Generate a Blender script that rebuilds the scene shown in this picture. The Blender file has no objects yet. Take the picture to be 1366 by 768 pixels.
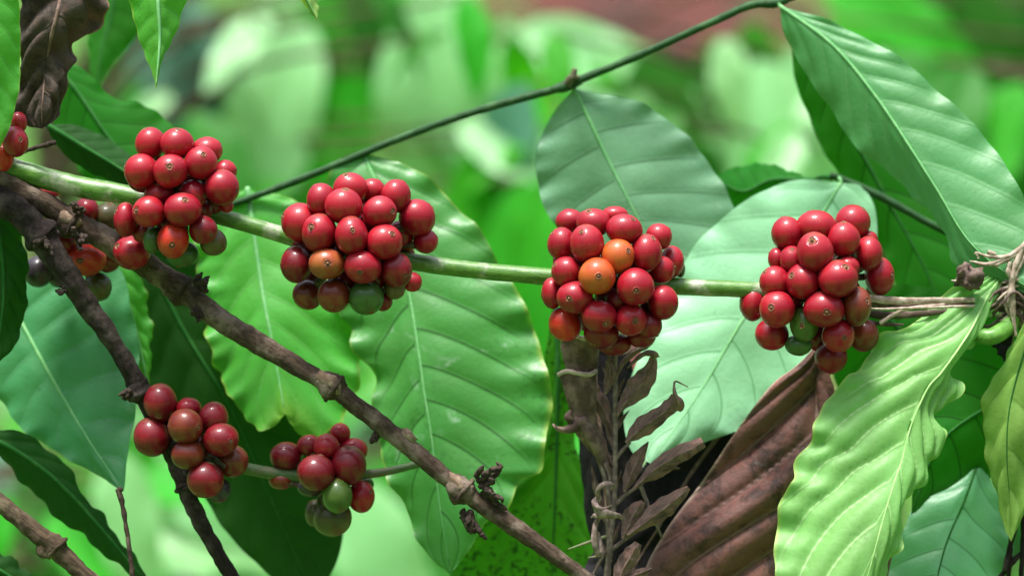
import bpy, math, random
import numpy as np
from mathutils import Vector, Matrix, Quaternion, noise as mn

random.seed(11)
RNG = np.random.default_rng(7)
col = bpy.context.scene.collection
PI = math.pi
D = 1.2                    # camera distance to the fruiting branch
H = 1.4                    # height of the branch above the ground
S = 0.48 / 1366            # metres per photo pixel at the branch

def P(px, py, y=0.0):
    k = (D + y) / D
    return np.array([(px - 683) * S * k, y, H - (py - 384) * S * k])

WORLD = {}
def tag(o, label=None, cat=None, group=None, kind=None):
    if label: o['label'] = label
    if cat: o['category'] = cat
    if group: o['group'] = group
    if kind: o['kind'] = kind
    return o

def place(o, parent, origin):
    origin = np.array(origin, float)
    WORLD[o.name] = origin
    if parent is not None:
        o.parent = parent
        o.location = Vector(origin - WORLD[parent.name])
    else:
        o.location = Vector(origin)

def empty(name, origin, label, cat, group=None):
    o = bpy.data.objects.new(name, None); o.empty_display_size = .01
    col.objects.link(o); place(o, None, origin)
    return tag(o, label, cat, group)

def mesh_obj(name, verts, faces, mats, parent=None, origin=(0,0,0), uvs=None, smooth=True, midx=None):
    me = bpy.data.meshes.new(name)
    v = np.asarray(verts, float) - np.array(origin, float)
    me.from_pydata(v.tolist(), [], [tuple(int(i) for i in f) for f in faces])
    if not isinstance(mats, (list, tuple)): mats = [mats]
    for m in mats: me.materials.append(m)
    if smooth: me.polygons.foreach_set('use_smooth', [True]*len(me.polygons))
    if midx is not None: me.polygons.foreach_set('material_index', list(midx))
    if uvs:
        li = np.empty(len(me.loops), int); me.loops.foreach_get('vertex_index', li)
        for k, a in uvs.items():
            l = me.uv_layers.new(name=k)
            l.data.foreach_set('uv', np.asarray(a, float)[li].ravel())
    me.update()
    o = bpy.data.objects.new(name, me); col.objects.link(o)
    place(o, parent, origin)
    return o

# ------------------------------------------------------------------ curves
def resample(pts, n):
    p = np.array(pts, float)
    if len(p) == 2:
        t = np.linspace(0, 1, n)[:, None]; return p[0]*(1-t) + p[1]*t
    q = np.vstack([2*p[0]-p[1], p, 2*p[-1]-p[-2]])
    out = []
    for i in range(1, len(q)-2):
        a, b, c, d = q[i-1], q[i], q[i+1], q[i+2]
        for t in np.linspace(0, 1, 14, endpoint=False):
            out.append(.5*((2*b)+(-a+c)*t+(2*a-5*b+4*c-d)*t*t+(-a+3*b-3*c+d)*t**3))
    out.append(p[-1]); out = np.array(out)
    L = np.concatenate([[0], np.cumsum(np.linalg.norm(np.diff(out, axis=0), axis=1))])
    s = np.linspace(0, L[-1], n)
    return np.stack([np.interp(s, L, out[:, k]) for k in range(out.shape[1])], 1)

def nz(v, s=0.0):
    return mn.noise(Vector((v[0], v[1], v[2]+s)))

class MB:
    def __init__(s): s.v = []; s.f = []; s.uv = []; s.m = []
    def tube(s, pts, rad, seg=10, n=None, rough=0.0, rs=1.0, mi=0, flat=1.0, cap=True):
        pts = np.array(pts, float)
        n = n or max(4, 6*len(pts))
        c = resample(pts, n)
        rad = np.array(rad if hasattr(rad, '__len__') else [rad, rad], float)
        r = np.interp(np.linspace(0, 1, n), np.linspace(0, 1, len(rad)), rad)
        T = np.gradient(c, axis=0); T /= np.linalg.norm(T, axis=1)[:, None] + 1e-12
        up = np.array([0, 0, 1.]) if abs(T[0][2]) < .9 else np.array([0, 1., 0])
        N = np.cross(T[0], np.cross(up, T[0])); N /= np.linalg.norm(N)
        b = len(s.v); L = 0
        for i in range(n):
            N = N - T[i]*np.dot(N, T[i]); N /= np.linalg.norm(N); B = np.cross(T[i], N)
            if i: L += np.linalg.norm(c[i]-c[i-1])
            for k in range(seg):
                a = 2*PI*k/seg
                d = N*math.cos(a)+B*math.sin(a)*flat
                rr = r[i]
                if rough:
                    q = (c[i]+d*rr)/rs
                    rr *= 1+rough*(nz(q)+.5*nz(q*2.3, 9))
                s.v.append(c[i]+d*rr); s.uv.append((L, k/seg if k <= seg/2 else 1-k/seg)); 
        for i in range(n-1):
            for k in range(seg):
                k2 = (k+1) % seg
                s.f.append((b+i*seg+k, b+i*seg+k2, b+(i+1)*seg+k2, b+(i+1)*seg+k)); s.m.append(mi)
        if cap:
            for i, e in ((0, -1), (n-1, 1)):
                s.v.append(c[i]+T[i]*e*r[i]*.35); s.uv.append((0, 0)); ci = len(s.v)-1
                for k in range(seg):
                    a_, b_ = b+i*seg+k, b+i*seg+(k+1) % seg
                    s.f.append((ci, b_, a_) if e < 0 else (ci, a_, b_)); s.m.append(mi)
        return s
    def obj(s, name, mats, parent=None, origin=(0,0,0)):
        return mesh_obj(name, s.v, s.f, mats, parent, origin, {'UVMap': s.uv}, midx=s.m)

# ------------------------------------------------------------------ materials
def newmat(name):
    m = bpy.data.materials.new(name); m.use_nodes = True
    nt = m.node_tree; nt.nodes.clear()
    return m, nt
class NT:
    def __init__(s, nt): s.nt = nt
    def n(s, t, **kw):
        x = s.nt.nodes.new(t)
        for k, v in kw.items():
            if k in x.inputs.keys() if isinstance(k, str) else False: pass
            setattr(x, k, v)
        return x
    def link(s, a, b): s.nt.links.new(a, b)
    def set(s, sock, v):
        if hasattr(v, 'is_output'): s.link(v, sock)
        else: sock.default_value = v
    def math(s, op, a, b=None, c=None, clamp=False):
        x = s.nt.nodes.new('ShaderNodeMath'); x.operation = op; x.use_clamp = clamp
        s.set(x.inputs[0], a)
        if b is not None: s.set(x.inputs[1], b)
        if c is not None: s.set(x.inputs[2], c)
        return x.outputs[0]
    def mix(s, f, a, b, mode='MIX'):
        x = s.nt.nodes.new('ShaderNodeMix'); x.data_type = 'RGBA'; x.blend_type = mode
        s.set(x.inputs[0], f); s.set(x.inputs[6], a); s.set(x.inputs[7], b)
        return x.outputs[2]
    def ramp(s, f, a, b, va=0., vb=1.):
        x = s.nt.nodes.new('ShaderNodeMapRange'); x.interpolation_type = 'SMOOTHSTEP'
        s.set(x.inputs[0], f); x.inputs[1].default_value = a; x.inputs[2].default_value = b
        x.inputs[3].default_value = va; x.inputs[4].default_value = vb
        return x.outputs[0]
    def noise(s, vec, scale, detail=3, rough=.5, dist=0.):
        x = s.nt.nodes.new('ShaderNodeTexNoise'); x.inputs['Scale'].default_value = scale
        x.inputs['Detail'].default_value = detail; x.inputs['Roughness'].default_value = rough
        x.inputs['Distortion'].default_value = dist
        s.link(vec, x.inputs['Vector']); return x.outputs['Fac']
    def vor(s, vec, scale, feature='DISTANCE_TO_EDGE'):
        x = s.nt.nodes.new('ShaderNodeTexVoronoi'); x.feature = feature
        x.inputs['Scale'].default_value = scale; s.link(vec, x.inputs['Vector'])
        return x.outputs['Distance']
    def mapping(s, vec, sc, loc=(0,0,0)):
        x = s.nt.nodes.new('ShaderNodeMapping'); x.inputs['Scale'].default_value = sc
        x.inputs['Location'].default_value = loc
        s.link(vec, x.inputs['Vector']); return x.outputs[0]
    def hsv(s, c, h=.5, sa=1., v=1.):
        x = s.nt.nodes.new('ShaderNodeHueSaturation')
        s.set(x.inputs['Hue'], h); s.set(x.inputs['Saturation'], sa); s.set(x.inputs['Value'], v)
        s.set(x.inputs['Color'], c); return x.outputs[0]
def rgb(*c): return (c[0], c[1], c[2], 1.)

def leaf_mat(name, base, vein, rim=None, rough=.4, transl=.3, tcol=None, spec=.5, spots=0., mottled=.25,
             bump=.25, veinw=.05, dry=False, spotcol=(.01,.015,.008), tip=None, wax=0.):
    m, nt = newmat(name); g = NT(nt)
    tc = g.n('ShaderNodeTexCoord'); ob = tc.outputs['Object']
    uv = g.n('ShaderNodeUVMap'); uv.uv_map = 'ph'
    sx = g.n('ShaderNodeSeparateXYZ'); g.link(uv.outputs[0], sx.inputs[0])
    fr = g.math('FRACT', sx.outputs[0]); d = g.math('ABSOLUTE', g.math('SUBTRACT', fr, .5))  # .5 at a vein
    dv = g.math('SUBTRACT', .5, d)
    uv1 = g.n('ShaderNodeUVMap'); uv1.uv_map = 'UVMap'
    s1 = g.n('ShaderNodeSeparateXYZ'); g.link(uv1.outputs[0], s1.inputs[0])
    av = sx.outputs[1]
    vm = g.ramp(dv, veinw*.35, veinw, 1., 0.)
    vm = g.math('MULTIPLY', vm, g.ramp(av, .6, .98, .95, .1))
    oi = g.n('ShaderNodeObjectInfo'); rnd = oi.outputs['Random']
    n1 = g.noise(ob, 28, 4, .6); n2 = g.noise(ob, 160, 3, .6); n3 = g.noise(ob, 900, 2, .5)
    c = rgb(*base)
    if not dry:
        c2 = g.hsv(c, g.math('ADD', .485, g.math('MULTIPLY', n1, .03)), 1., g.math('ADD', 1-mottled*1.1, g.math('MULTIPLY', n1, mottled*2.2)))
        c2 = g.hsv(c2, g.math('ADD', .492, g.math('MULTIPLY', rnd, .016)), 1., g.math('ADD', .9, g.math('MULTIPLY', rnd, .2)))
    else:
        c2 = g.mix(g.ramp(g.noise(ob, 60, 6, .72, .5), .44, .60), c, rgb(*[x*.3 for x in base]))
        c2 = g.mix(g.ramp(n2, .45, .7, 0, .6), c2, rgb(base[0]*1.5, base[1]*1.2, base[2]*1.15))
    # tertiary veins
    t = g.vor(ob, 260)
    tm = g.ramp(t, .0, .09, .10, 0.)
    c3 = g.mix(tm, c2, rgb(*vein))
    # dusty / waxy marks
    wx = g.ramp(g.noise(ob, 55, 5, .65, .6), .6, .78, 0., wax)
    c3 = g.mix(wx, c3, rgb(.50, .66, .52))
    c4 = g.mix(vm, c3, rgb(*vein))
    sp = g.ramp(g.noise(ob, 420, 2, .5), .70, .76, 0., .45)
    c4 = g.mix(sp, c4, rgb(*[x*.35 for x in base]))
    if spots:
        q = g.ramp(g.noise(ob, 330, 2, .6), .53, .64, 0., .85)
        q = g.math('MULTIPLY', q, g.ramp(g.noise(ob, 30, 2), .40 if spots > .5 else .5, .52 if spots > .5 else .65, 0., spots))
        c4 = g.mix(q, c4, rgb(*spotcol))
    if rim:
        rmk = g.math('ADD', av, g.math('MULTIPLY', g.math('SUBTRACT', n1, .5), .12))
        c4 = g.mix(g.ramp(rmk, .95, 1.01, 0., .7), c4, rgb(*rim))
    if tip:
        c4 = g.mix(g.ramp(g.math('ADD', s1.outputs[0], g.math('MULTIPLY', g.math('SUBTRACT', n1, .5), .3)), .8, 1., 0., .8), c4, rgb(*tip))
    bp = g.n('ShaderNodeBump'); bp.inputs['Strength'].default_value = bump; bp.inputs['Distance'].default_value = .0006
    hh = g.math('ADD', g.math('MULTIPLY', g.ramp(t, 0, .3), .22 if not dry else .12), g.math('MULTIPLY', n2, .9))
    hh = g.math('ADD', hh, g.math('MULTIPLY', g.ramp(dv, 0, .09), .6 if not dry else 1.))
    hh = g.math('ADD', hh, g.math('MULTIPLY', n3, .2))
    g.link(hh, bp.inputs['Height'])
    pb = g.n('ShaderNodeBsdfPrincipled'); g.link(c4, pb.inputs['Base Color'])
    g.link(bp.outputs[0], pb.inputs['Normal'])
    g.set(pb.inputs['Roughness'], g.math('ADD', rough-.02, g.math('MULTIPLY', n2, .2)))
    pb.inputs['Specular IOR Level'].default_value = spec
    out = g.n('ShaderNodeOutputMaterial')
    if transl > 0:
        tr = g.n('ShaderNodeBsdfTranslucent')
        tcol = tcol or (min(1, base[0]*1.5+.01), min(1, base[1]*1.6), base[2]*.5)
        tcc = g.mix(g.math('MULTIPLY', vm, .6), rgb(*tcol), rgb(*[x*.45 for x in tcol]))
        tcc = g.hsv(tcc, .5, 1., g.math('ADD', .7, g.math('MULTIPLY', n1, .6)))
        if spots: tcc = g.mix(g.math('MULTIPLY', q, .85), tcc, rgb(*spotcol))
        g.link(tcc, tr.inputs[0]); g.link(bp.outputs[0], tr.inputs['Normal'])
        mx = g.n('ShaderNodeMixShader'); mx.inputs[0].default_value = transl
        g.link(pb.outputs[0], mx.inputs[1]); g.link(tr.outputs[0], mx.inputs[2]); g.link(mx.outputs[0], out.inputs[0])
    else: g.link(pb.outputs[0], out.inputs[0])
    return m

def simple_mat(name, a, b, scale=200, rough=.6, bump=.3, spec=.4, thr=(.4, .65), dist=.0005):
    m, nt = newmat(name); g = NT(nt)
    tc = g.n('ShaderNodeTexCoord'); ob = tc.outputs['Object']
    n1 = g.noise(ob, scale, 4, .6); n2 = g.noise(ob, scale*5, 3, .6)
    c = g.mix(g.ramp(n1, *thr), rgb(*a), rgb(*b)); c = g.hsv(c, .5, 1., g.math('ADD', .75, g.math('MULTIPLY', n2, .5)))
    pb = g.n('ShaderNodeBsdfPrincipled'); g.link(c, pb.inputs['Base Color'])
    pb.inputs['Roughness'].default_value = rough; pb.inputs['Specular IOR Level'].default_value = spec
    bp = g.n('ShaderNodeBump'); bp.inputs['Strength'].default_value = bump; bp.inputs['Distance'].default_value = dist
    g.link(g.math('ADD', n1, g.math('MULTIPLY', n2, .4)), bp.inputs['Height']); g.link(bp.outputs[0], pb.inputs['Normal'])
    out = g.n('ShaderNodeOutputMaterial'); g.link(pb.outputs[0], out.inputs[0])
    return m

def bark_mat(name, a, b, c3, rough=.85, bump=1., fis=1., spec=.25, dist=.0012):
    m, nt = newmat(name); g = NT(nt)
    uv = g.n('ShaderNodeUVMap'); uv.uv_map = 'UVMap'
    tc = g.n('ShaderNodeTexCoord'); ob = tc.outputs['Object']
    st = g.mapping(uv.outputs[0], (90, 9, 1)); n1 = g.noise(st, 1.6, 5, .7, .5)
    st2 = g.mapping(uv.outputs[0], (260, 50, 1)); n2 = g.noise(st2, 1.5, 4, .65)
    n3 = g.noise(ob, 70, 4, .6); n4 = g.noise(ob, 1300, 3, .6)
    c = g.mix(g.ramp(n1, .38, .62), rgb(*a), rgb(*b))
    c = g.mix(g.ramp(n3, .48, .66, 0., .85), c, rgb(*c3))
    c = g.mix(g.ramp(n2, .52, .68, 0., .6), c, rgb(*[x*.3 for x in a]))
    c = g.hsv(c, .5, 1., g.math('ADD', .65, g.math('MULTIPLY', n4, .7)))
    pb = g.n('ShaderNodeBsdfPrincipled'); g.link(c, pb.inputs['Base Color'])
    pb.inputs['Roughness'].default_value = rough; pb.inputs['Specular IOR Level'].default_value = spec
    bp = g.n('ShaderNodeBump'); bp.inputs['Strength'].default_value = bump; bp.inputs['Distance'].default_value = dist
    g.link(g.math('ADD', g.math('ADD', n1, g.math('MULTIPLY', n2, .6)), g.math('MULTIPLY', n4, .3)), bp.inputs['Height'])
    g.link(bp.outputs[0], pb.inputs['Normal'])
    out = g.n('ShaderNodeOutputMaterial'); g.link(pb.outputs[0], out.inputs[0])
    return m

def cherry_mat(name, a, b, rough=.5, coat=.4, var=.8, fleck=(.5,.2,.12), fl=.25):
    m, nt = newmat(name); g = NT(nt)
    tc = g.n('ShaderNodeTexCoord'); ob = tc.outputs['Object']
    oi = g.n('ShaderNodeObjectInfo'); rnd = oi.outputs['Random']
    sh = g.n('ShaderNodeVectorMath'); sh.operation = 'ADD'; g.link(ob, sh.inputs[0])
    cb = g.n('ShaderNodeCombineXYZ'); g.link(rnd, cb.inputs[0]); g.link(g.math('MULTIPLY', rnd, 7.3), cb.inputs[1]); g.link(cb.outputs[0], sh.inputs[1])
    v = sh.outputs[0]
    sx = g.n('ShaderNodeSeparateXYZ'); g.link(ob, sx.inputs[0])
    n1 = g.noise(v, 110, 3, .55); n2 = g.noise(v, 1100, 3, .6); n3 = g.noise(v, 420, 3, .6)
    f = g.math('ADD', g.ramp(n1, .35, .68), g.math('MULTIPLY', g.math('SUBTRACT', rnd, .5), .6), clamp=True)
    c = g.mix(g.math('MULTIPLY', f, var), rgb(*a), rgb(*b))
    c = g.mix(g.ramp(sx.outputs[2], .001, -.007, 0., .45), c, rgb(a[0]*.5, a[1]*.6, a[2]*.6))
    c = g.mix(g.ramp(n2, .64, .72, 0., fl), c, rgb(*fleck))
    c = g.mix(g.ramp(n3, .66, .74, 0., .45), c, rgb(a[0]*.3, a[1]*.4, a[2]*.5))
    c = g.mix(g.ramp(sx.outputs[2], .0069, .0077, 0., .35), c, rgb(.18, .07, .03))
    pb = g.n('ShaderNodeBsdfPrincipled'); g.link(c, pb.inputs['Base Color'])
    g.set(pb.inputs['Roughness'], g.math('ADD', rough-.08, g.math('MULTIPLY', n3, .16)))
    pb.inputs['Specular IOR Level'].default_value = .3
    pb.inputs['Coat Weight'].default_value = coat; pb.inputs['Coat Roughness'].default_value = .13
    bp = g.n("ShaderNodeBump"); bp.inputs["Strength"].default_value = .2; bp.inputs['Distance'].default_value = .0003
    g.link(g.math('ADD', n1, g.math('MULTIPLY', n3, .3)), bp.inputs['Height']); g.link(bp.outputs[0], pb.inputs['Normal'])
    out = g.n('ShaderNodeOutputMaterial'); g.link(pb.outputs[0], out.inputs[0])
    return m

CH = {
 'r': cherry_mat('cherry_ripe_red', (.26, .0015, .012), (.36, .007, .016)),
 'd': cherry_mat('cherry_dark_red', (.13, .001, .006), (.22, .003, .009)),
 'o': cherry_mat('cherry_orange', (.44, .06, .010), (.44, .12, .02), fleck=(.35,.1,.02)),
 's': cherry_mat('cherry_scarlet', (.48, .018, .01), (.54, .05, .015)),
 'b': cherry_mat('cherry_brown_orange', (.30, .055, .018), (.36, .12, .03), rough=.4),
 'n': cherry_mat('cherry_brown_red', (.13, .013, .007), (.19, .035, .014), rough=.42),
 'g': cherry_mat('cherry_green', (.05, .10, .014), (.09, .14, .025), rough=.42, fleck=(.3,.35,.15)),
 'k': cherry_mat('cherry_deep_green', (.035, .085, .018), (.06, .12, .03), rough=.42, fleck=(.1,.15,.05)),
 'v': cherry_mat('cherry_olive', (.07, .065, .018), (.12, .075, .03), rough=.5, fleck=(.2,.2,.1)),
 'x': cherry_mat('cherry_blackish', (.03, .022, .03), (.06, .035, .035), rough=.5, fleck=(.1,.08,.08)),
}
CHL = {'d': None, 'r': None, 'o': 'orange half-ripe cherry', 's': None, 'b': 'brownish orange cherry', 'n': 'brownish red cherry',
       'g': 'unripe green cherry', 'k': 'dark green unripe cherry', 'v': 'olive brown cherry', 'x': 'blackish shrivelled cherry'}
M_scar = simple_mat('calyx_scar', (.12, .045, .022), (.28, .12, .06), 900, .7, .6)
M_ped = simple_mat('pedicel', (.05, .035, .02), (.10, .10, .04), 300, .7)
M_bark = bark_mat('brown_bark', (.045, .027, .018), (.10, .067, .046), (.25, .19, .145))
M_bark2 = bark_mat('dark_bark', (.013, .008, .007), (.035, .023, .018), (.09, .07, .06))
M_bark3 = bark_mat('tan_bark', (.05, .032, .018), (.11, .075, .045), (.22, .17, .11))
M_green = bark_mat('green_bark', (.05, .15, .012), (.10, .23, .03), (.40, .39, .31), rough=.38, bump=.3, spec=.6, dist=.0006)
M_twig = bark_mat('twig_green', (.008, .045, .008), (.015, .075, .015), (.04, .12, .035), rough=.6, bump=.3, spec=.25, dist=.0005)
M_twig2 = bark_mat('small_twig', (.05, .10, .03), (.09, .16, .05), (.12, .12, .06), rough=.5, bump=.3, spec=.4, dist=.0005)
M_stub = simple_mat('dried_stub', (.02, .012, .009), (.07, .045, .032), 600, .9, .6)
M_scale = simple_mat('bark_scale', (.15, .095, .06), (.34, .25, .18), 260, .85, .8)
M_grass = simple_mat('dead_grass', (.26, .19, .14), (.50, .41, .33), 260, .6, .5)
M_grassd = simple_mat('dead_grass_dark', (.075, .045, .035), (.16, .11, .085), 260, .75, .6)
M_tendril = simple_mat('tendril', (.08, .22, .03), (.13, .30, .05), 260, .4, .2)

# ------------------------------------------------------------------ cherries
def cherry_mesh(seed, prot=0.0):
    R = .0075; seg, rows = 36, 30
    rnd = random.Random(seed); K = rnd.uniform(.13, .2); ph = [rnd.uniform(0, 6.28) for _ in range(4)]
    prof = []       # (radius, z) from the pole with the scar downwards
    rs = R*K
    zt = R*math.sqrt(1-K*K)
    prof += [(.0, zt+R*(.02+prot)), (rs*.32, zt+R*(.015+prot)), (rs*.5, zt-R*.02), (rs*.75, zt-R*.035), (rs*.9, zt+R*.015), (rs*1.08, zt+R*.028), (rs*1.28, R*math.cos(math.asin(K*1.28))-R*.006)]
    ns = len(prof)
    for i in range(rows):
        a = .26 + (PI-.26)*(i/(rows-1))
        prof.append((R*math.sin(a), R*math.cos(a)))
    v = [(0, 0, prof[0][1])]; f = []; mi = []
    for j, (r, z) in enumerate(prof[1:-1]):
        for k in range(seg):
            a = 2*PI*k/seg
            w = 1+.022*math.cos(2*a+ph[0])+.014*math.sin(3*a+ph[1])*(r/R)
            if j < 6: w *= 1+.05*math.sin(3*a+ph[2])+.04*math.sin(7*a+ph[3])
            if j > ns: w *= 1+.012*math.sin(3*z/R+ph[2])
            v.append((r*w*math.cos(a), r*w*math.sin(a), z))
    v.append((0, 0, prof[-1][1])); last = len(v)-1; n = len(prof)-2
    for k in range(seg): f.append((0, 1+k, 1+(k+1) % seg)); mi.append(1)
    for j in range(n-1):
        for k in range(seg):
            a, b = 1+j*seg+k, 1+j*seg+(k+1) % seg
            f.append((a, a+seg, b+seg, b)); mi.append(1 if j < 4 else 0)
    for k in range(seg): f.append((1+(n-1)*seg+k, last, 1+(n-1)*seg+(k+1) % seg)); mi.append(0)
    me = bpy.data.meshes.new('cherry'); me.from_pydata(v, [], f)
    me.materials.append(CH['r']); me.materials.append(M_scar)
    me.polygons.foreach_set('use_smooth', [True]*len(f)); me.polygons.foreach_set('material_index', mi); me.update()
    return me
CM = [cherry_mesh(i, p) for i, p in enumerate((0, .05, .11, .02, .0, .03, .08, .0))]

berries = []
def cluster(parent, name, region, data, ctr, y0, depth, axis=None, stalk=1.0):
    """data rows: X, Y, rx, ry, colour, [scarX, scarY] in enlarged-photo units; front ones first."""
    x0, yy0, k = region
    R = max(depth, 1e-3)
    cc = P(ctr[0], ctr[1], y0)
    done = []
    for row in data:
        X, Y, rx, ry, cl = row[:5]
        px, py = x0+X/k, yy0+Y/k; rx, ry = rx/k*1.09, ry/k*1.09
        r = .5*(rx+ry)*S
        q = math.hypot((px-ctr[0])*S, (py-ctr[1])*S)
        y = y0 - math.sqrt(max(0, R*R-q*q*.9)) + (row[7] if len(row) > 7 else 0)
        for (b, rb) in done:
            for _ in range(6):
                c = P(px, py, y); dxy = math.hypot(c[0]-b[0], c[2]-b[2]); need = (r+rb)*.84
                if dxy < need:
                    dy = math.sqrt(need*need-dxy*dxy)
                    if y < b[1]+dy: y = b[1]+dy
        c = P(px, py, y)
        k_ = (D+y)/D
        if len(row) > 5 and row[5] is not None:
            dx, dz = (row[5]-X)/row[2], -(row[6]-Y)/row[3]
            l = math.hypot(dx, dz)
            if l > .93: dx, dz = dx*.93/l, dz*.93/l; l = .93
            d = np.array([dx, -math.sqrt(max(0, 1-l*l)), dz])
        else:
            d = (c-cc)+np.array([random.uniform(-1, 1), random.uniform(.2, 1.2), random.uniform(-.6, 1)])*.014
        d /= np.linalg.norm(d)
        done.append((c, r))
        row_ = (c, d, rx*S*k_, ry*S*k_, cl);
        berries.append(row_)
    return cc, done

def build_cluster(parent, region, data, ctr, y0, depth, label=None, core=.55):
    global berries
    berries = []
    cc, done = cluster(parent, '', region, data, ctr, y0, depth)
    mb = MB()
    for (c, d, rx, ry, cl) in berries:
        base = c-d*min(rx, ry)*.9
        tgt = cc+(base-cc)*.12
        mid = (base+tgt)/2+np.array([random.uniform(-1, 1)*.002, 0, random.uniform(-1, 1)*.002])
        mb.tube([tgt, mid, base], [.0016, .0013, .0018], 7, 8, .15, .002)
    # bracts packed round the node
    for i in range(26):
        a = random.uniform(0, 2*PI); b = random.uniform(-1, 1)
        dd = np.array([b*.8, math.cos(a), math.sin(a)]); dd /= np.linalg.norm(dd)
        l = depth*core*random.uniform(.5, .9)
        mb.tube([cc, cc+dd*l*.6, cc+dd*l+np.array([random.uniform(-1, 1), 0, 1])*.002], [.003, .0028, .0008], 6, 7, .3, .003)
    cl_o = mb.obj('cherry_cluster', M_ped, parent, cc)
    if label: cl_o['label'] = label
    for i, (c, d, rx, ry, cl) in enumerate(berries):
        o = bpy.data.objects.new('cherry', CM[random.randrange(len(CM))]); col.objects.link(o)
        place(o, cl_o, c)
        q = Vector(d).to_track_quat('Z', 'Y')
        rot = q.to_matrix() @ Matrix.Rotation(random.uniform(0, 6.28), 3, 'Z')
        # anisotropic size in the picture plane, kept as a true ellipsoid
        sx, sz = rx/.0075, ry/.0075; sy = .5*(sx+sz)
        Mx = Matrix(((sx, 0, 0), (0, sy, 0), (0, 0, sz))) @ rot
        # fold the ellipsoid into rotation+scale (keeps matrices shear free): use per-axis scale of closest frame
        sc = [Mx.col[j].length for j in range(3)]
        if abs(sx-sz) < .08:
            o.rotation_mode = 'QUATERNION'; o.rotation_quaternion = rot.to_quaternion(); o.scale = sc
        else:
            me = o.data.copy(); me.transform(Mx.to_4x4()); o.data = me
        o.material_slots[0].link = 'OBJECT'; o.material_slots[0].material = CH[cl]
        if CHL[cl]: o['label'] = CHL[cl]
    return cl_o

# ------------------------------------------------------------------ leaves
def prep(pts, n, ydef):
    """pixel points (x, y[, depth]) -> 3-D curve; ydef = (depth at base, depth at tip[, mid sag])"""
    m = len(pts); out = []
    L = [0]
    for i in range(1, m): L.append(L[-1]+math.hypot(pts[i][0]-pts[i-1][0], pts[i][1]-pts[i-1][1]))
    for i, p in enumerate(pts):
        t = L[i]/L[-1]
        y = p[2] if len(p) > 2 else ydef[0]*(1-t)+ydef[1]*t+(ydef[2] if len(ydef) > 2 else 0)*4*t*(1-t)
        out.append(P(p[0], p[1], y))
    return resample(out, n)

def leaf(mid, left, right, y, mat, name='coffee_leaf', label=None, cat='leaf', parent=None, group=None,
         fold=(.008, .008), N=9, c=.16, amp=.0012, wave=.0015, nw=5, n=130, m=22, rib=.0011, ribmat=None, seed=0,
         ripple=0.0, petiole=None, partname='leaf'):
    rnd = random.Random(seed+int(mid[0][0]*7+mid[0][1]))
    y = tuple(y)
    M = prep(mid, n, y)
    Lf = prep(left, n, (y[0], y[1], (y[2] if len(y) > 2 else 0)+fold[0]))
    Rt = prep(right, n, (y[0], y[1], (y[2] if len(y) > 2 else 0)+fold[1]))
    U = np.linspace(0, 1, n); V = np.linspace(-1, 1, 2*m+1)
    av = np.abs(V)[None, :, None]
    E = np.where((V < 0)[None, :, None], Lf[:, None, :], Rt[:, None, :])
    G = M[:, None, :]*(1-av)+E*av
    # in-plane ripple of the outline
    p1, p2, p3 = [rnd.uniform(0, 6.28) for _ in range(3)]
    sgn = np.sign(V)[None, :]
    win = np.sin(PI*np.clip(U, 0, 1))[:, None]**.4
    A = np.abs(V)[None, :]
    if ripple:
        k = 1+ripple*(np.sin(2*PI*U[:, None]*nw*1.7+p1+sgn)+.5*np.sin(2*PI*U[:, None]*nw*3.1+p2+sgn*2))*A**3*win
        G = M[:, None, :]+(G-M[:, None, :])*k[:, :, None]
    du = np.gradient(G, axis=0); dv = np.gradient(G, axis=1)
    Nn = np.cross(du, dv); ln = np.linalg.norm(Nn, axis=2, keepdims=True); Nn = Nn/(ln+1e-12)
    s = np.sign(Nn[:, :, 1].mean()); Nn *= -s        # towards the camera side
    off = np.where(V < 0, 0., .38)[None, :]
    PH = N*(U[:, None]-c*A**1.25+.02*np.sin(U[:, None]*9+p1))+off
    fr = PH-np.floor(PH)
    prof = np.sin(PI*fr)**.75
    hgt = amp*prof*np.clip(A*5, 0, 1)*(1-A**5*.7)*win
    hgt = hgt + wave*A**4*win*(np.sin(2*PI*U[:, None]*nw+p1+sgn*1.3)+.5*np.sin(2*PI*U[:, None]*nw*2.3+p2+sgn))
    hgt = hgt + amp*.7*np.sin(U[:, None]*13+V[None, :]*4+p3)*win
    G = G+Nn*hgt[:, :, None]
    cols = 2*m+1
    verts = G.reshape(-1, 3)
    f = []
    for i in range(n-1):
        for j in range(cols-1):
            a = i*cols+j
            q = (a, a+1, a+cols+1, a+cols)
            f.append(q if s < 0 else q[::-1])
    uv = np.stack([np.repeat(U, cols), np.tile(V*.5+.5, n)], 1)
    ph = np.stack([PH.ravel(), np.tile(np.abs(V), n)], 1)
    o0 = M[0]
    if parent is None:
        root = empty(name, o0, label, cat, group); bn = 'blade'
    else: root = parent; bn = partname
    b = mesh_obj(bn, verts, f, mat, root, o0, {'UVMap': uv, 'ph': ph})
    if parent is not None and label: b['label'] = label
    mc = G[:, m, :]+(Nn[:, m, :]*-.0002)
    mb = MB(); mb.tube(mc[::5], [rib*1.25, rib, rib*.8, rib*.55, rib*.25], 8, n//2)
    if petiole is not None:
        mb.tube([np.array(petiole), (np.array(petiole)+mc[0])/2+np.array([0, 0, .001]), mc[0]], [rib*1.5, rib*1.4, rib*1.25], 8, 12)
    r = mb.obj('midrib', ribmat or M_rib, b if parent is not None else root, o0)
    return root if parent is None else b

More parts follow.
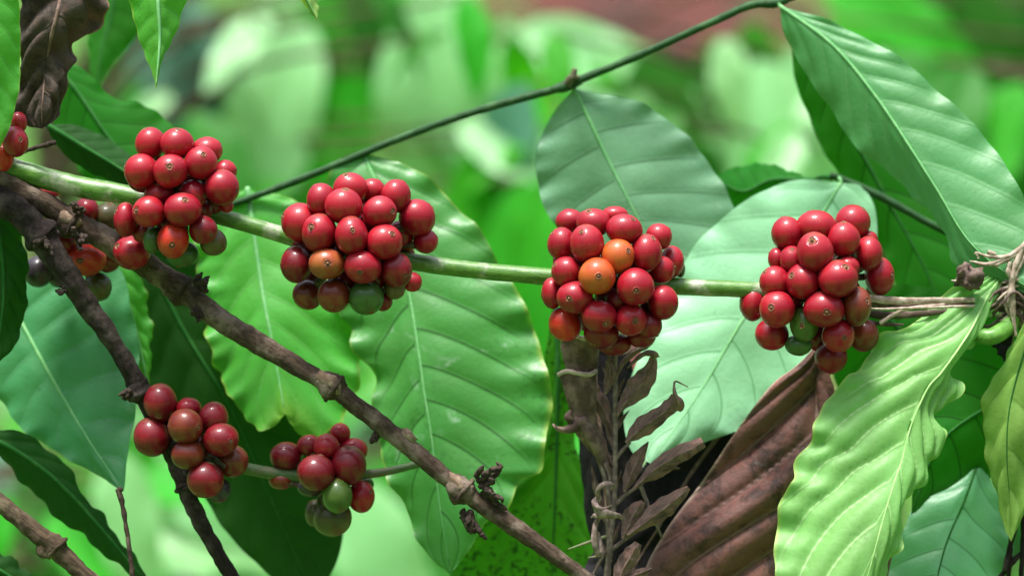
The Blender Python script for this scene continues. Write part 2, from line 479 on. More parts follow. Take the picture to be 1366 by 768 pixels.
M_rib = simple_mat('midrib_pale', (.12, .36, .12), (.18, .43, .16), 200, .45, .2)
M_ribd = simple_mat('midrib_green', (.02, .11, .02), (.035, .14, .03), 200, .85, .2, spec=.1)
M_riby = simple_mat('midrib_yellow', (.30, .55, .17), (.38, .60, .22), 200, .45, .2)
M_ribb = simple_mat('midrib_brown', (.12, .07, .05), (.25, .16, .13), 200, .7, .5)

LM = {
 'pale': leaf_mat('leaf_pale', (.06, .24, .065), (.11, .32, .11), None, .42, .22, (.12, .42, .04), .6, wax=.25, veinw=.06),
 'palec': leaf_mat('leaf_pale_cool', (.11, .265, .13), (.05, .14, .06), None, .46, .2, (.12, .36, .06), .6, wax=.25, veinw=.035),
 'mint': leaf_mat('leaf_mint', (.25, .55, .29), (.14, .38, .17), None, .42, .25, (.26, .60, .14), .6, wax=.4, veinw=.04, spots=.12),
 'mid': leaf_mat('leaf_mid', (.05, .19, .04), (.13, .27, .08), (.22, .32, .04), .34, .3, (.10, .40, .02), .5, wax=.3),
 'midd': leaf_mat('leaf_mid_glossy', (.055, .25, .045), (.016, .085, .01), (.30, .42, .06), .36, .26, (.08, .50, .02), .6, wax=.6, veinw=.05, spots=.3),
 'bright': leaf_mat('leaf_bright', (.07, .32, .03), (.10, .37, .06), (.35, .42, .06), .42, .35, (.10, .54, .012), .5, spots=.3, tip=(.18, .34, .03)),
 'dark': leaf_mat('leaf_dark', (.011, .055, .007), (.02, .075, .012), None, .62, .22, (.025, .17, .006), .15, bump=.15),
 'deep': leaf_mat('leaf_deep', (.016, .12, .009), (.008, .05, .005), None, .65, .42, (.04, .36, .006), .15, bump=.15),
 'teal': leaf_mat('leaf_teal', (.05, .24, .08), (.08, .28, .12), None, .38, .25, (.05, .34, .03), .6, wax=.3),
 'lime': leaf_mat('leaf_lime', (.19, .48, .12), (.40, .66, .26), (.50, .60, .16), .46, .3, (.22, .58, .05), .5, wax=.12, mottled=.35),
 'tealb': leaf_mat('leaf_blue_green', (.11, .34, .14), (.06, .22, .08), None, .36, .25, (.10, .42, .05), .6, wax=.5),
 'olive': leaf_mat('leaf_olive', (.22, .38, .08), (.18, .32, .06), (.3, .3, .06), .38, .35, (.18, .38, .02), .45),
 'spot': leaf_mat('leaf_spotted', (.05, .19, .015), (.07, .2, .02), None, .6, .4, (.09, .42, .008), .15, spots=.95),
 'brown': leaf_mat('leaf_dry_brown', (.14, .062, .05), (.19, .10, .08), (.5, .38, .3), .55, .06, (.3, .12, .06), .35, dry=True, bump=.9, wax=.12),
 'dbrown': leaf_mat('leaf_dry_dark', (.065, .050, .040), (.10, .07, .052), (.35, .2, .13), .75, .05, (.2, .1, .05), .25, dry=True, bump=.9),
 'black': leaf_mat('leaf_dry_black', (.010, .009, .011), (.016, .013, .015), None, .7, 0, None, .2, dry=True, bump=.4),
 'purp': leaf_mat('leaf_dry_sprig', (.21, .13, .11), (.28, .19, .165), (.34, .26, .22), .7, .08, (.25, .15, .12), .25, dry=True, bump=.7),
 'bgm': leaf_mat('leaf_far_mint', (.27, .60, .24), (.30, .62, .27), None, .3, .4, (.42, .75, .12), .7),
 'bgb': leaf_mat('leaf_far_bright', (.04, .33, .015), (.07, .36, .03), None, .45, .4, (.09, .66, .008), .25),
 'bgd': leaf_mat('leaf_far_dark', (.03, .17, .015), (.05, .2, .03), None, .45, .3, (.03, .27, .006), .2),
 'bgt': leaf_mat('leaf_far_teal', (.06, .20, .12), (.09, .22, .14), None, .42, .25, (.10, .35, .08), .35),
}
# ================================================================== world, camera, ground
sc = bpy.context.scene
w = bpy.data.worlds.new('World'); sc.world = w; w.use_nodes = True
nt = w.node_tree; nt.nodes.clear(); g = NT(nt)
sky = g.n('ShaderNodeTexSky'); sky.sky_type = 'NISHITA'; sky.sun_disc = False
SUN_EL, SUN_AZ = 74, 212        # azimuth in degrees clockwise from +Y: over the photographer's left shoulder
sky.sun_elevation = math.radians(SUN_EL); sky.sun_rotation = math.radians(SUN_AZ)
sky.air_density = 1.0; sky.dust_density = 1.5; sky.ozone_density = 1.0
hs = g.hsv(sky.outputs[0], .5, .45, 1.)
tcw = g.n('ShaderNodeTexCoord'); sxw = g.n('ShaderNodeSeparateXYZ'); g.link(tcw.outputs['Generated'], sxw.inputs[0])
ov = g.ramp(sxw.outputs[2], 0., 1., .10, 2.1)          # an overcast sky is brightest overhead
vm_ = g.n('ShaderNodeVectorMath'); vm_.operation = 'SCALE'; g.link(hs, vm_.inputs[0]); g.link(ov, vm_.inputs['Scale'])
bg = g.n('ShaderNodeBackground'); g.link(vm_.outputs[0], bg.inputs[0]); bg.inputs[1].default_value = .085
wo = g.n('ShaderNodeOutputWorld'); g.link(bg.outputs[0], wo.inputs[0])
sun = bpy.data.lights.new('sun', 'SUN'); sun.energy = 3.6; sun.angle = math.radians(16); sun.color = (1, .97, .92)
so = bpy.data.objects.new('sun', sun); col.objects.link(so)
az = math.radians(SUN_AZ); el = math.radians(SUN_EL)
sd = Vector((math.sin(az)*math.cos(el), math.cos(az)*math.cos(el), math.sin(el)))
so.rotation_euler = sd.to_track_quat('Z', 'Y').to_euler(); so.location = (0, -2, 5)
cam = bpy.data.cameras.new('camera'); co = bpy.data.objects.new('camera', cam); col.objects.link(co)
co.location = (0, -D, H); co.rotation_euler = (PI/2, 0, 0)
cam.sensor_width = 36; cam.lens = 36*D/.48; cam.clip_start = .05; cam.clip_end = 2000
cam.dof.use_dof = True; cam.dof.focus_distance = D-.012; cam.dof.aperture_fstop = 4.1
sc.camera = co
sc.render.engine = 'CYCLES'
sc.view_settings.view_transform = 'Standard'; sc.view_settings.look = 'None'
sc.view_settings.exposure = 1.2; sc.view_settings.gamma = 1; sc.view_settings.use_curve_mapping = False
sc.cycles.max_bounces = 6; sc.cycles.diffuse_bounces = 3; sc.cycles.glossy_bounces = 2; sc.cycles.transparent_max_bounces = 8

def hill(x, y):
    t = min(1, max(0, (y-3.1)/3.6)); t = t*t*(3-2*t)
    z = 2.7*t + max(0, y-6)*.06
    return z + .10*nz((x*.8, y*.8, 0)) + .03*nz((x*4, y*4, 3))
xs = sorted(set([-300, -120, -60, -30, -16] + [round(-9+.25*i, 3) for i in range(73)] + [16, 30, 60, 120, 300]))
ys = sorted(set([-300, -120, -60, -30, -14, -8, -5, -3] + [round(-2+.2*i, 3) for i in range(56)] + [12, 16, 24, 40, 80, 160, 400]))
gv = [(x, y, hill(x, y)) for y in ys for x in xs]
nx = len(xs)
gf = [(j*nx+i, j*nx+i+1, (j+1)*nx+i+1, (j+1)*nx+i) for j in range(len(ys)-1) for i in range(nx-1)]
m, nt = newmat('red_soil'); g = NT(nt)
tc = g.n('ShaderNodeTexCoord'); ob = tc.outputs['Object']
n1 = g.noise(ob, 1.3, 4, .6); n2 = g.noise(ob, 9, 4, .6); n3 = g.noise(ob, 60, 3, .6)
c = g.mix(g.ramp(n2, .4, .62), rgb(.10, .022, .014), rgb(.045, .015, .011))
c = g.mix(g.ramp(n3, .55, .66, 0, .7), c, rgb(.13, .06, .04))
sxg = g.n('ShaderNodeSeparateXYZ'); g.link(ob, sxg.inputs[0])
dx = g.math('ABSOLUTE', g.math('SUBTRACT', sxg.outputs[0], .34)); dx = g.math('ADD', dx, g.math('MULTIPLY', n2, .5))
cov = g.ramp(dx, .5, .8)
c = g.mix(cov, c, g.mix(g.ramp(n2, .4, .6), rgb(.045, .13, .015), rgb(.09, .25, .03)))
pb = g.n('ShaderNodeBsdfPrincipled'); g.link(c, pb.inputs['Base Color']); pb.inputs['Roughness'].default_value = .9
bp = g.n('ShaderNodeBump'); bp.inputs['Strength'].default_value = .8; bp.inputs['Distance'].default_value = .02
g.link(n3, bp.inputs['Height']); g.link(bp.outputs[0], pb.inputs['Normal'])
o_ = g.n('ShaderNodeOutputMaterial'); g.link(pb.outputs[0], o_.inputs[0])
tag(mesh_obj('ground', gv, gf, m), kind='structure')

# ================================================================== background shrubs
def generic_leaf(seed, L=1.0, n=26, m=6):
    rnd = random.Random(seed)
    droop = rnd.uniform(.15, .45); tw = rnd.uniform(-.2, .2); fold = rnd.uniform(.05, .2); N = 10
    V = []; PHs = []; UV = []
    p = rnd.uniform(0, 6)
    for i in range(n):
        u = i/(n-1)
        wd = .22*L*(math.sin(PI*min(1, u**.85))**.75)*(1-.25*u)+.001
        cx = u*L; cz = -droop*L*u*u
        for j in range(-m, m+1):
            v = j/m; a = abs(v)
            ph = N*(u-.14*a**1.25)+(0 if v < 0 else .4)
            z = cz+fold*wd*a*1.4+.012*L*abs(math.sin(PI*ph))*min(1, a*4)*(1-a**4)*math.sin(PI*u)+.02*L*math.sin(u*16+p+(v > 0)*2)*a**2*math.sin(PI*u)
            V.append((cx, v*wd+tw*L*u*u*.4, z+tw*v*wd*u)); UV.append((u, v*.5+.5)); PHs.append((ph, a))
    c = 2*m+1
    F = [(i*c+j, (i+1)*c+j, (i+1)*c+j+1, i*c+j+1) for i in range(n-1) for j in range(c-1)]
    me = bpy.data.meshes.new('leaf'); me.from_pydata(V, [], F); me.materials.append(LM['bgb'])
    me.polygons.foreach_set('use_smooth', [True]*len(F))
    li = np.empty(len(me.loops), int); me.loops.foreach_get('vertex_index', li)
    for k, a in (('UVMap', UV), ('ph', PHs)):
        l = me.uv_layers.new(name=k); l.data.foreach_set('uv', np.array(a, float)[li].ravel())
    me.update(); return me
GL = [generic_leaf(i) for i in range(6)]
def add_leaf(parent, base, dirv, up, L, mat, mesh=None):
    o = bpy.data.objects.new('leaf', mesh or GL[random.randrange(6)]); col.objects.link(o)
    place(o, parent, base)
    X = Vector(dirv).normalized(); Z = Vector(up); Y = Z.cross(X).normalized(); Z = X.cross(Y)
    M = Matrix((X, Y, Z)).transposed()
    o.rotation_mode = 'QUATERNION'; o.rotation_quaternion = M.to_quaternion(); o.scale = (L, L, L)
    o.material_slots[0].link = 'OBJECT'; o.material_slots[0].material = LM[mat]
    return o
def shrub(x, y, height, nb, label, mats, hand=(), spread=.7, zmin=.3, group='coffee shrubs behind the fruiting branch', lmin=.16, lmax=.27, maxleaf=92):
    z0 = hill(x, y)
    root = empty('coffee_shrub', (x, y, z0), label, 'shrub', group)
    tk = MB(); tk.tube([(x, y, z0-.05), (x+.03, y, z0+height*.5), (x-.02, y+.02, z0+height)], [.028, .02, .007], 9, 24, .1, .03)
    nl = 0; pend = []
    for h in hand:
        px, py, yy, L, ang, tilt, mt = h
        b = P(px, py, yy); a = math.radians(ang)
        d = (math.cos(a)*math.cos(math.radians(tilt)), math.sin(math.radians(tilt)), -math.sin(a)*math.cos(math.radians(tilt)))
        up = (random.uniform(-.5, .5), -1, random.uniform(.35, 1.3))
        pend.append((b, d, up, L, mt, -1))
        s = np.array((x, y, min(z0+height*.95, max(z0+.3, b[2]-.15))))
        tk.tube([s, (s+b)/2+np.array([0, 0, .06]), b], [.006, .004, .002], 6, 12)
        nl += 1
    for k in range(nb):
        a = k*2.4+random.uniform(-.3, .3); zz = z0+height*(zmin+(1-zmin)*(k+.5)/nb)
        l = spread*random.uniform(.6, 1.)*(1.1-.5*k/nb)
        s = np.array((x, y, zz)); e = s+np.array((math.cos(a)*l, math.sin(a)*l, random.uniform(-.15, .1)))
        md = (s+e)/2+np.array((0, 0, .1))
        pts = resample([s, md, e], 14)
        tk.tube([s, md, e], [.007, .005, .002], 6, 14)
        t = random.uniform(2, 4)
        side = np.cross(e-s, (0, 0, 1)); side /= np.linalg.norm(side)
        while t < 13.1 and nl < maxleaf:
            p = pts[int(t)]; fw = (e-s)/np.linalg.norm(e-s)
            for sg in (-1, 1):
                d = side*sg*random.uniform(.6, 1)+fw*random.uniform(.3, .9)+np.array((0, 0, random.uniform(-.7, .05)))
                up = (random.uniform(-.5, .5), random.uniform(-.9, .1), 1)
                pend.append((p, d, up, random.uniform(lmin, lmax), random.choice(mats), sg)); nl += 1
            t += random.uniform(1.7, 2.6)
    tk.obj('trunk', M_bark3, root, (x, y, z0))
    for b, d, up, L, mt, sg in pend[:100]: add_leaf(root, b, d, up, L, mt)
    return root

#       px   py   depth  length angle(0=right,90=down) tilt mat
handA = [(600, -40, 1.3, .30, 100, -15, 'bgm'), (520, -60, 1.5, .34, 112, -10, 'bgb'), (410, 30, 1.4, .26, 112, -15, 'bgm'),
         (470, 60, 1.6, .28, 118, -10, 'bgb'), (250, 0, 1.6, .30, 80, -20, 'bgt'), (330, 90, 1.5, .2, 85, 10, 'bgd'),
         (300, 20, 1.8, .26, 70, 0, 'bgm'), (180, 60, 1.6, .26, 50, -10, 'bgt'), (640, 190, 1.2, .26, 85, -10, 'bgb'), (700, 240, 1.15, .30, 82, -15, 'bgb'),
         (420, 190, 1.4, .2, 150, -10, 'bgb'), (345, 20, 1.5, .16, 60, 0, 'bgd'), (560, 150, 1.3, .16, 40, -10, 'bgd'), (610, 170, 1.2, .16, 20, -10, 'bgm'),
         (460, -40, 1.4, .2, 60, 10, 'bgd'), (380, -30, 1.7, .22, 90, -10, 'bgm')]
handB = [(640, 60, 1.3, .18, 60, -15, 'bgm'), (690, 40, 1.4, .22, 25, -10, 'bgm'), (800, 60, 1.4, .18, 30, -10, 'bgm'), (700, 110, 1.2, .16, 110, -10, 'bgt'),
         (870, 60, 1.3, .24, 85, -10, 'bgd'), (960, 60, 1.5, .28, 100, 0, 'bgd'), (1010, 80, 1.3, .28, 75, -20, 'bgm'), (850, 120, 1.2, .16, 90, 0, 'bgm'),
         (930, 110, 1.6, .24, 95, 0, 'bgb'), (1060, 60, 1.4, .2, 70, -15, 'bgm'), (760, 70, 1.4, .16, 20, 0, 'bgb'), (900, 170, 1.2, .14, 60, 0, 'bgd'),
         (720, 20, 1.5, .14, 60, 0, 'bgd'), (1000, 30, 1.5, .16, 80, 0, 'bgb')]
handC = [(1090, -30, 1.3, .2, 30, -10, 'bgb'), (1120, 0, 1.4, .16, 60, -10, 'bgd'), (1240, -50, 1.5, .34, 95, -10, 'bgd'), (1290, -30, 1.4, .36, 88, 0, 'bgd'),
         (1330, 40, 1.5, .24, 105, -10, 'bgt'), (1366, 110, 1.2, .18, 120, -10, 'bgb'), (1210, -40, 1.6, .28, 85, -10, 'bgt'), (1310, 150, 1.3, .18, 80, 0, 'bgd'),
         (1366, -40, 1.5, .24, 110, 0, 'bgd')]
handD = [(0, 560, 1.3, .22, 20, -10, 'bgb'), (180, 640, 1.1, .24, 5, -15, 'bgb'), (90, 740, 1.2, .2, -10, -15, 'bgm'), (200, 620, 1.2, .2, 20, -10, 'bgm'),
         (250, 740, 1.3, .2, 50, -15, 'bgd'), (480, 640, 1.0, .2, 75, -20, 'bgm'), (560, 740, 1.1, .2, 150, -10, 'bgb'), (150, 700, 1.3, .18, 10, -10, 'bgm'),
         (20, 640, 1.2, .2, 40, -10, 'bgd'), (520, 600, 1.3, .2, 60, -10, 'bgb'), (160, 540, 1.3, .2, 60, -10, 'bgm'), (60, 690, 1.1, .18, 30, -10, 'bgb'),
         (440, 720, 1.2, .2, 10, -10, 'bgd'), (0, 500, 1.4, .16, 60, 0, 'bgm'), (120, 620, 1.4, .16, 120, 0, 'bgb')]
rx = random.Random(21)
for hl, x0, x1, y0, y1, n_ in ((handA, 120, 720, -20, 260, 16), (handB, 680, 1120, 20, 260, 14), (handC, 1100, 1366, -20, 220, 8), (handD, 0, 620, 560, 760, 14)):
    for i in range(n_):
        hl.append((rx.uniform(x0, x1), rx.uniform(y0, y1), rx.uniform(.9, 1.5), rx.uniform(.07, .15), rx.uniform(20, 160), rx.uniform(-40, 30), rx.choice(['bgb', 'bgm', 'bgd', 'bgd', 'bgb'])))
DK = ['bgd', 'bgd', 'bgb', 'bgt']
shrub(-.55, 1.75, 2.1, 13, 'bright blurred coffee shrub at upper left, between the hanging leaf tip and the thin twig', ['bgb', 'bgm', 'bgd', 'bgd'], handA, lmin=.12, lmax=.2)
shrub(.42, 1.85, 1.9, 12, 'blurred coffee shrub in front of the red soil bank at top centre', ['bgb', 'bgd', 'bgd'], handB, lmin=.12, lmax=.2)
shrub(1.15, 1.95, 2.1, 12, 'dark blurred coffee shrub at the upper right, behind the big folded leaf', DK, handC, lmin=.12, lmax=.22)
shrub(-.7, 1.4, 1.15, 11, 'low blurred coffee shrub at the lower left, under the brown branch', ['bgb', 'bgm', 'bgb', 'bgd'], handD, zmin=.2, lmin=.12, lmax=.2)
shrub(.8, 1.55, 1.25, 9, 'low blurred coffee shrub at the lower right, behind the dry leaves', ['bgd', 'bgb', 'bgd'], (), zmin=.25)
shrub(.1, 3.1, 1.2, 13, 'small distant coffee shrub on the slope at the centre', DK, (), spread=.8, zmin=.1)
shrub(-.8, 3.5, 1.6, 14, 'distant coffee shrub on the slope at upper left', DK, (), spread=.9, zmin=.1)
shrub(1.3, 3.4, 1.7, 14, 'distant coffee shrub on the slope at upper right', DK, (), spread=.9, zmin=.1)
shrub(-.25, 4.2, 1.3, 14, 'most distant coffee shrub, left of the red patch of soil', DK, (), spread=.8, zmin=.1)
shrub(-1.5, 2.7, 2.2, 13, 'farther coffee shrub at the left, mostly hidden by the bright one', ['bgd', 'bgb', 'bgt'], ())
shrub(-.05, 2.8, 1.75, 11, 'farther coffee shrub at the centre, at the foot of the red bank', ['bgb', 'bgm', 'bgd'], ())

# ================================================================== foreground leaves
leaf([(-30,-60),(-15,30),(-12,120),(-8,215)], [(-30,-60),(-60,40),(-50,130),(-8,215)], [(-30,-60),(20,-10),(27,50),(26,110),(14,165),(-8,215)],
     (-.03,-.03), LM['bright'], label='yellow-rimmed green leaf edge at the upper left border, before the red cherries', cat='leaf', N=8, amp=.0008, wave=.0006, ribmat=M_riby)
leaf([(75,-70),(80,0),(62,80),(55,172)], [(75,-70),(30,-40),(18,10),(26,90),(22,140),(32,166),(55,172)], [(75,-70),(140,-30),(138,18),(115,52),(90,70),(84,108),(86,150),(55,172)],
     (.0,.005), LM['dbrown'], label='dark crumpled dry leaf hanging at the upper left corner', cat='dry leaf', N=7, c=.25, amp=.004, wave=.006, nw=3, fold=(.01,.012), ribmat=M_ribb, ripple=.08)
leaf([(205,-60),(212,20),(212,70),(208,118)], [(205,-60),(165,-30),(178,20),(184,50),(198,80),(203,100),(208,118)], [(205,-60),(262,-40),(250,0),(232,45),(218,80),(212,100),(208,118)],
     (.0,-.01), LM['bright'], label='light green leaf tip pointing down from the top edge', cat='leaf', N=7, amp=.0007, wave=.0007, nw=3, fold=(.012,.01), ripple=.008)
leaf([(160,-60),(150,10),(135,70),(128,124)], [(160,-60),(122,-30),(117,50),(120,100),(128,124)], [(160,-60),(215,-20),(182,50),(150,90),(128,124)],
     (.22,.2), LM['deep'], label='soft-focus green leaf hanging behind the dark dry leaf', cat='leaf', N=7, amp=.0005, wave=.0006, ribmat=M_ribd)
leaf([(400,-25),(410,0),(424,28)], [(400,-25),(398,-5),(410,12),(424,28)], [(400,-25),(418,-12),(424,8),(424,28)], (0,0), LM['olive'],
     label='tiny curled leaf tip peeking in at the top edge', cat='leaf', N=4, n=40, m=8, amp=.0003, wave=.0003, rib=.0004)
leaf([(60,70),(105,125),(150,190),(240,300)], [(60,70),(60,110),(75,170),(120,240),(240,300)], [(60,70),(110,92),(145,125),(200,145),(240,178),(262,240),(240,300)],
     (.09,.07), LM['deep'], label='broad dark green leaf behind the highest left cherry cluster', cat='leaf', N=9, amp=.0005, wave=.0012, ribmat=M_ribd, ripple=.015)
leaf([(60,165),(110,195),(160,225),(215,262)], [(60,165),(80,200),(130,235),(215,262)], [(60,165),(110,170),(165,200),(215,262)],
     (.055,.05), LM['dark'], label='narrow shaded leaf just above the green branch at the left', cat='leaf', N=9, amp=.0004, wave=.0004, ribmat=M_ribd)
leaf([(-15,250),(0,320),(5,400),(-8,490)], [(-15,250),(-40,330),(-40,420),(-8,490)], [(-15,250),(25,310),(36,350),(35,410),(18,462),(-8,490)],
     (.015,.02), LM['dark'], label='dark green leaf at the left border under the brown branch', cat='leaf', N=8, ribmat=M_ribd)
leaf([(-10,360),(40,450),(95,550),(165,655)], [(-10,360),(-50,450),(20,560),(90,610),(165,655)], [(-10,360),(70,345),(150,350),(176,410),(186,490),(176,570),(165,655)],
     (.075,.03), LM['teal'], label='bluish green glossy leaf at the left, behind the dark branch', cat='leaf', N=8, amp=.0013, fold=(.01,.0), c=.1)
leaf([(140,310),(160,370),(178,430),(200,520)], [(140,310),(140,380),(165,450),(200,520)], [(140,310),(185,360),(200,430),(200,520)],
     (.06,.065), LM['bright'], label='slim bright green leaf between the dark branch and the dark broad leaf', cat='leaf', N=8)
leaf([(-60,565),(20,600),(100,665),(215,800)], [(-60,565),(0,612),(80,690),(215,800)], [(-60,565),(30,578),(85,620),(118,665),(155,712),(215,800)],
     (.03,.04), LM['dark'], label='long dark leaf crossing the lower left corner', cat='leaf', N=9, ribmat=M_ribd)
leaf([(-60,735),(0,760),(60,800)], [(-60,735),(-10,780),(60,800)], [(-60,735),(15,742),(60,800)], (.03,.04), LM['dark'],
     label='dark leaf tip at the bottom left corner', cat='leaf', N=5, n=40, m=8, ribmat=M_ribd)
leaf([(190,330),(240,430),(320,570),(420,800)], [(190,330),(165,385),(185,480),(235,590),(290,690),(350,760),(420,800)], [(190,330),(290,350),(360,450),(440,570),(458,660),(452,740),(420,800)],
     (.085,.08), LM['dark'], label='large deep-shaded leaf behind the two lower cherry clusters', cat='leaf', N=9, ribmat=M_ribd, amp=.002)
leaf([(330,250),(340,320),(352,400),(366,470),(380,552)], [(330,250),(272,290),(262,350),(272,430),(283,470),(290,500),(305,522),(318,545),(345,573),(366,568),(380,552)],
     [(330,250),(400,270),(455,330),(480,400),(484,470),(474,520),(458,556),(432,582),(405,580),(388,566),(380,552)],
     (.085,.05), LM['bright'], label='wavy light green leaf with yellowing tip, left of the woody branch bend', cat='leaf', N=8, c=.2, amp=.0012, wave=.0028, nw=6, ripple=.03, fold=(.006,.01), ribmat=M_rib)
leaf([(740,400),(744,480),(742,620),(735,800)], [(740,400),(728,470),(732,560),(700,650),(640,690),(600,800),(735,800)], [(740,400),(760,470),(770,600),(795,700),(830,780),(735,800)],
     (.075,.09), LM['spot'], label='green leaf peppered with dark spots, behind the dry sprig', cat='leaf', N=9, ribmat=M_ribd)
# the big leaf with the pale underside behind cluster 4, its dark neighbour and the right-hand group
leaf([(1150,395),(1200,440),(1240,500),(1290,600)], [(1150,395),(1110,440),(1120,520),(1200,600),(1290,600)], [(1150,395),(1220,380),(1290,420),(1320,520),(1290,600)],
     (.085,.08), LM['deep'], label='green leaf behind the dry straws, under the right-hand cherry cluster', cat='leaf', N=8, ribmat=M_ribd)
leaf([(1430,430),(1350,520),(1257,587),(1215,690)], [(1430,430),(1330,420),(1262,470),(1225,560),(1215,690)], [(1430,430),(1420,520),(1350,620),(1260,665),(1215,690)],
     (.04,.035), LM['deep'], label='mid green shaded leaf between the lime leaf and the right border', cat='leaf', N=7, ribmat=M_ribd, amp=.0008)
leaf([(1308,607),(1285,670),(1255,750),(1225,900)], [(1308,607),(1268,638),(1226,664),(1205,710),(1185,780),(1225,900)], [(1308,607),(1326,650),(1340,700),(1343,760),(1225,900)],
     (.045,.0), LM['tealb'], label='bluish green leaf with pointed top at the lower right', cat='leaf', N=7, amp=.0013, wave=.0008, c=.15, ribmat=M_ribd, rib=.0006)
leaf([(1410,330),(1375,440),(1345,560),(1349,722)], [(1410,330),(1352,460),(1324,510),(1311,570),(1322,640),(1349,722)], [(1410,330),(1450,440),(1420,560),(1349,722)],
     (-.005,.01), LM['olive'], label='olive green leaf hanging down along the right border', cat='leaf', N=7, amp=.002, fold=(.012,.0), ribmat=M_ribd, rib=.0006)
leaf([(1362,335),(1320,392),(1291,446),(1251,503),(1239,515),(1217,565),(1204,615),(1196,635),(1177,695),(1157,768),(1120,900)],
     [(1362,335),(1307,376),(1257,396),(1228,420),(1208,440),(1171,446),(1157,473),(1144,496),(1121,512),(1091,552),(1084,589),(1061,612),(1059,642),(1042,669),(1034,712),(1035,780),(1050,840),(1120,900)],
     [(1362,335),(1340,360),(1327,389),(1311,416),(1309,436),(1297,456),(1272,469),(1268,500),(1272,525),(1246,555),(1252,592),(1238,614),(1238,642),(1210,655),(1205,682),(1209,709),(1190,745),(1175,800),(1120,900)],
     (.02,-.045,-.008), LM['lime'], label='large wavy lime green leaf in front at the lower right', cat='leaf', N=10, c=.30, amp=.0028, wave=.0030, nw=8, ripple=.008, n=220, fold=(.012,.012), ribmat=M_riby, rib=.0006)
# dry leaves
leaf([(1094,455),(1090,560),(1075,680),(1035,900)], [(1094,455),(1062,488),(1026,517),(977,582),(941,635),(887,709),(858,775),(880,850),(1040,900)], [(1094,455),(1098,500),(1099,560),(1094,640),(1085,760),(1035,900)],
     (.03,.015), LM['brown'], label='large reddish brown dry leaf with ridged veins, left of the lime leaf', cat='dry leaf', N=7, c=.25, amp=.0058, wave=.001, nw=3, n=180, fold=(.004,.01), ribmat=M_ribb)
leaf([(975,560),(930,620),(880,700),(820,800)], [(975,560),(930,562),(895,585),(860,615),(830,680),(780,760),(820,800)], [(975,560),(990,610),(965,680),(910,760),(820,800)],
     (.055,.05), LM['black'], label='blackened withered leaf behind the dry sprig, left of the brown one', cat='dry leaf', N=7, amp=.002, wave=.004, ribmat=M_ribb)
leaf([(790,430),(795,520),(805,620),(815,800)], [(790,430),(765,500),(772,600),(785,700),(815,800)], [(790,430),(840,480),(850,580),(855,680),(845,760),(815,800)],
     (.045,.05), LM['black'], label='long blackish dead leaf hanging straight behind the sprig stem', cat='dry leaf', N=7, amp=.001, wave=.0005, fold=(.01,.01), ribmat=M_ribb)

# curled segmented dry leaf under cluster 3
root = empty('dried_leaf', P(775,455,.012), 'rolled brown dry leaf with pale rims under the third cherry cluster', 'dry leaf')
mb = MB()
def sheath(pts, rad, lip):
    c = resample([P(*p) for p in pts], 16); b0 = len(mb.v); r = np.interp(np.linspace(0,1,16), np.linspace(0,1,len(rad)), rad)
    for i in range(16):
        for k in range(17):
            a = PI*(.95)+PI*1.15*k/16
            q = np.array([math.cos(a), math.sin(a)*.55, .10*math.cos(a*3)])*r[i]*S*(1+.05*nz((a*2, i*.4, pts[0][1])))
            mb.v.append(c[i]+q); mb.uv.append((i*.003, k/17))
    for i in range(15):
        for k in range(16):
            a = b0+i*17+k; mb.f.append((a, a+1, a+18, a+17)); mb.m.append(0)
    mb.tube([mb.v[b0+k] for k in range(0, 17, 2)], .0011, 6, 20, .3, .003, 1)
sheath([(775,450,.014),(774,470,.014),(778,500,.014)], [27,26,23,20], 1)
sheath([(770,497,.011),(776,530,.011),(782,575,.014)], [25,22,17,12], 1)
sheath([(772,562,.012),(788,590,.012),(800,610,.014)], [10,13,10,5], 1)
M_sheath = simple_mat('dry_sheath', (.085,.05,.038), (.23,.15,.12), 120, .8, .8)
mb.obj('blade', [M_sheath, simple_mat('dry_rim', (.42,.31,.27), (.55,.44,.38), 300, .7, .4)], root, P(775,455,.012))
mb = MB()
for pts, rd in (([(772,562,.008),(760,572,.004),(745,572,.0),(738,566,-.004),(741,572,-.006)], [.0028,.0024,.0016,.0008,.0003]),
                ([(772,560,.008),(790,585,.008),(801,612,.012),(812,650,.015)], [.0035,.003,.002,.0008]),
                ([(762,548,.006),(758,556,.004),(763,566,.006)], [.001,.002,.0008])):
    mb.tube([P(*p) for p in pts], rd, 7, 26, .25, .002)
mb.obj('curled_strip', M_sheath, root, P(775,455,.012))

# ================================================================== dried sprig
sp = empty('dried_sprig', P(820,780,.015), 'grey-brown withered weed sprig with curled leaflets under the third cherry cluster', 'sprig')
def Z(X, Y, y=.012): return P(730+X/2.341, 440+Y/2.341, y)
mb = MB()
mb.tube([Z(185,800), Z(195,680), Z(208,520), Z(212,380), Z(212,250), Z(213,60)], [.0017,.0015,.0014,.0012,.0012,.0011], 9, 60, .2, .004)
for pts in ([(212,545),(250,510),(300,478)], [(195,690),(240,655),(290,620)], [(215,400),(235,375),(260,350)], [(212,280),(222,262),(235,240)],
            [(200,560),(185,480),(168,420),(135,250)], [(200,500),(190,440),(160,390)], [(290,480),(320,560),(360,650)], [(180,690),(165,720),(140,770)],
            [(195,690),(188,600),(180,560)]):
    mb.tube([Z(*p) for p in pts], [.0011,.0009,.0006], 7, 14, .2, .003)
mb.obj('stem', simple_mat('dry_stem', (.14,.10,.085), (.27,.20,.17), 300, .7, .5), sp, P(820,780,.015))
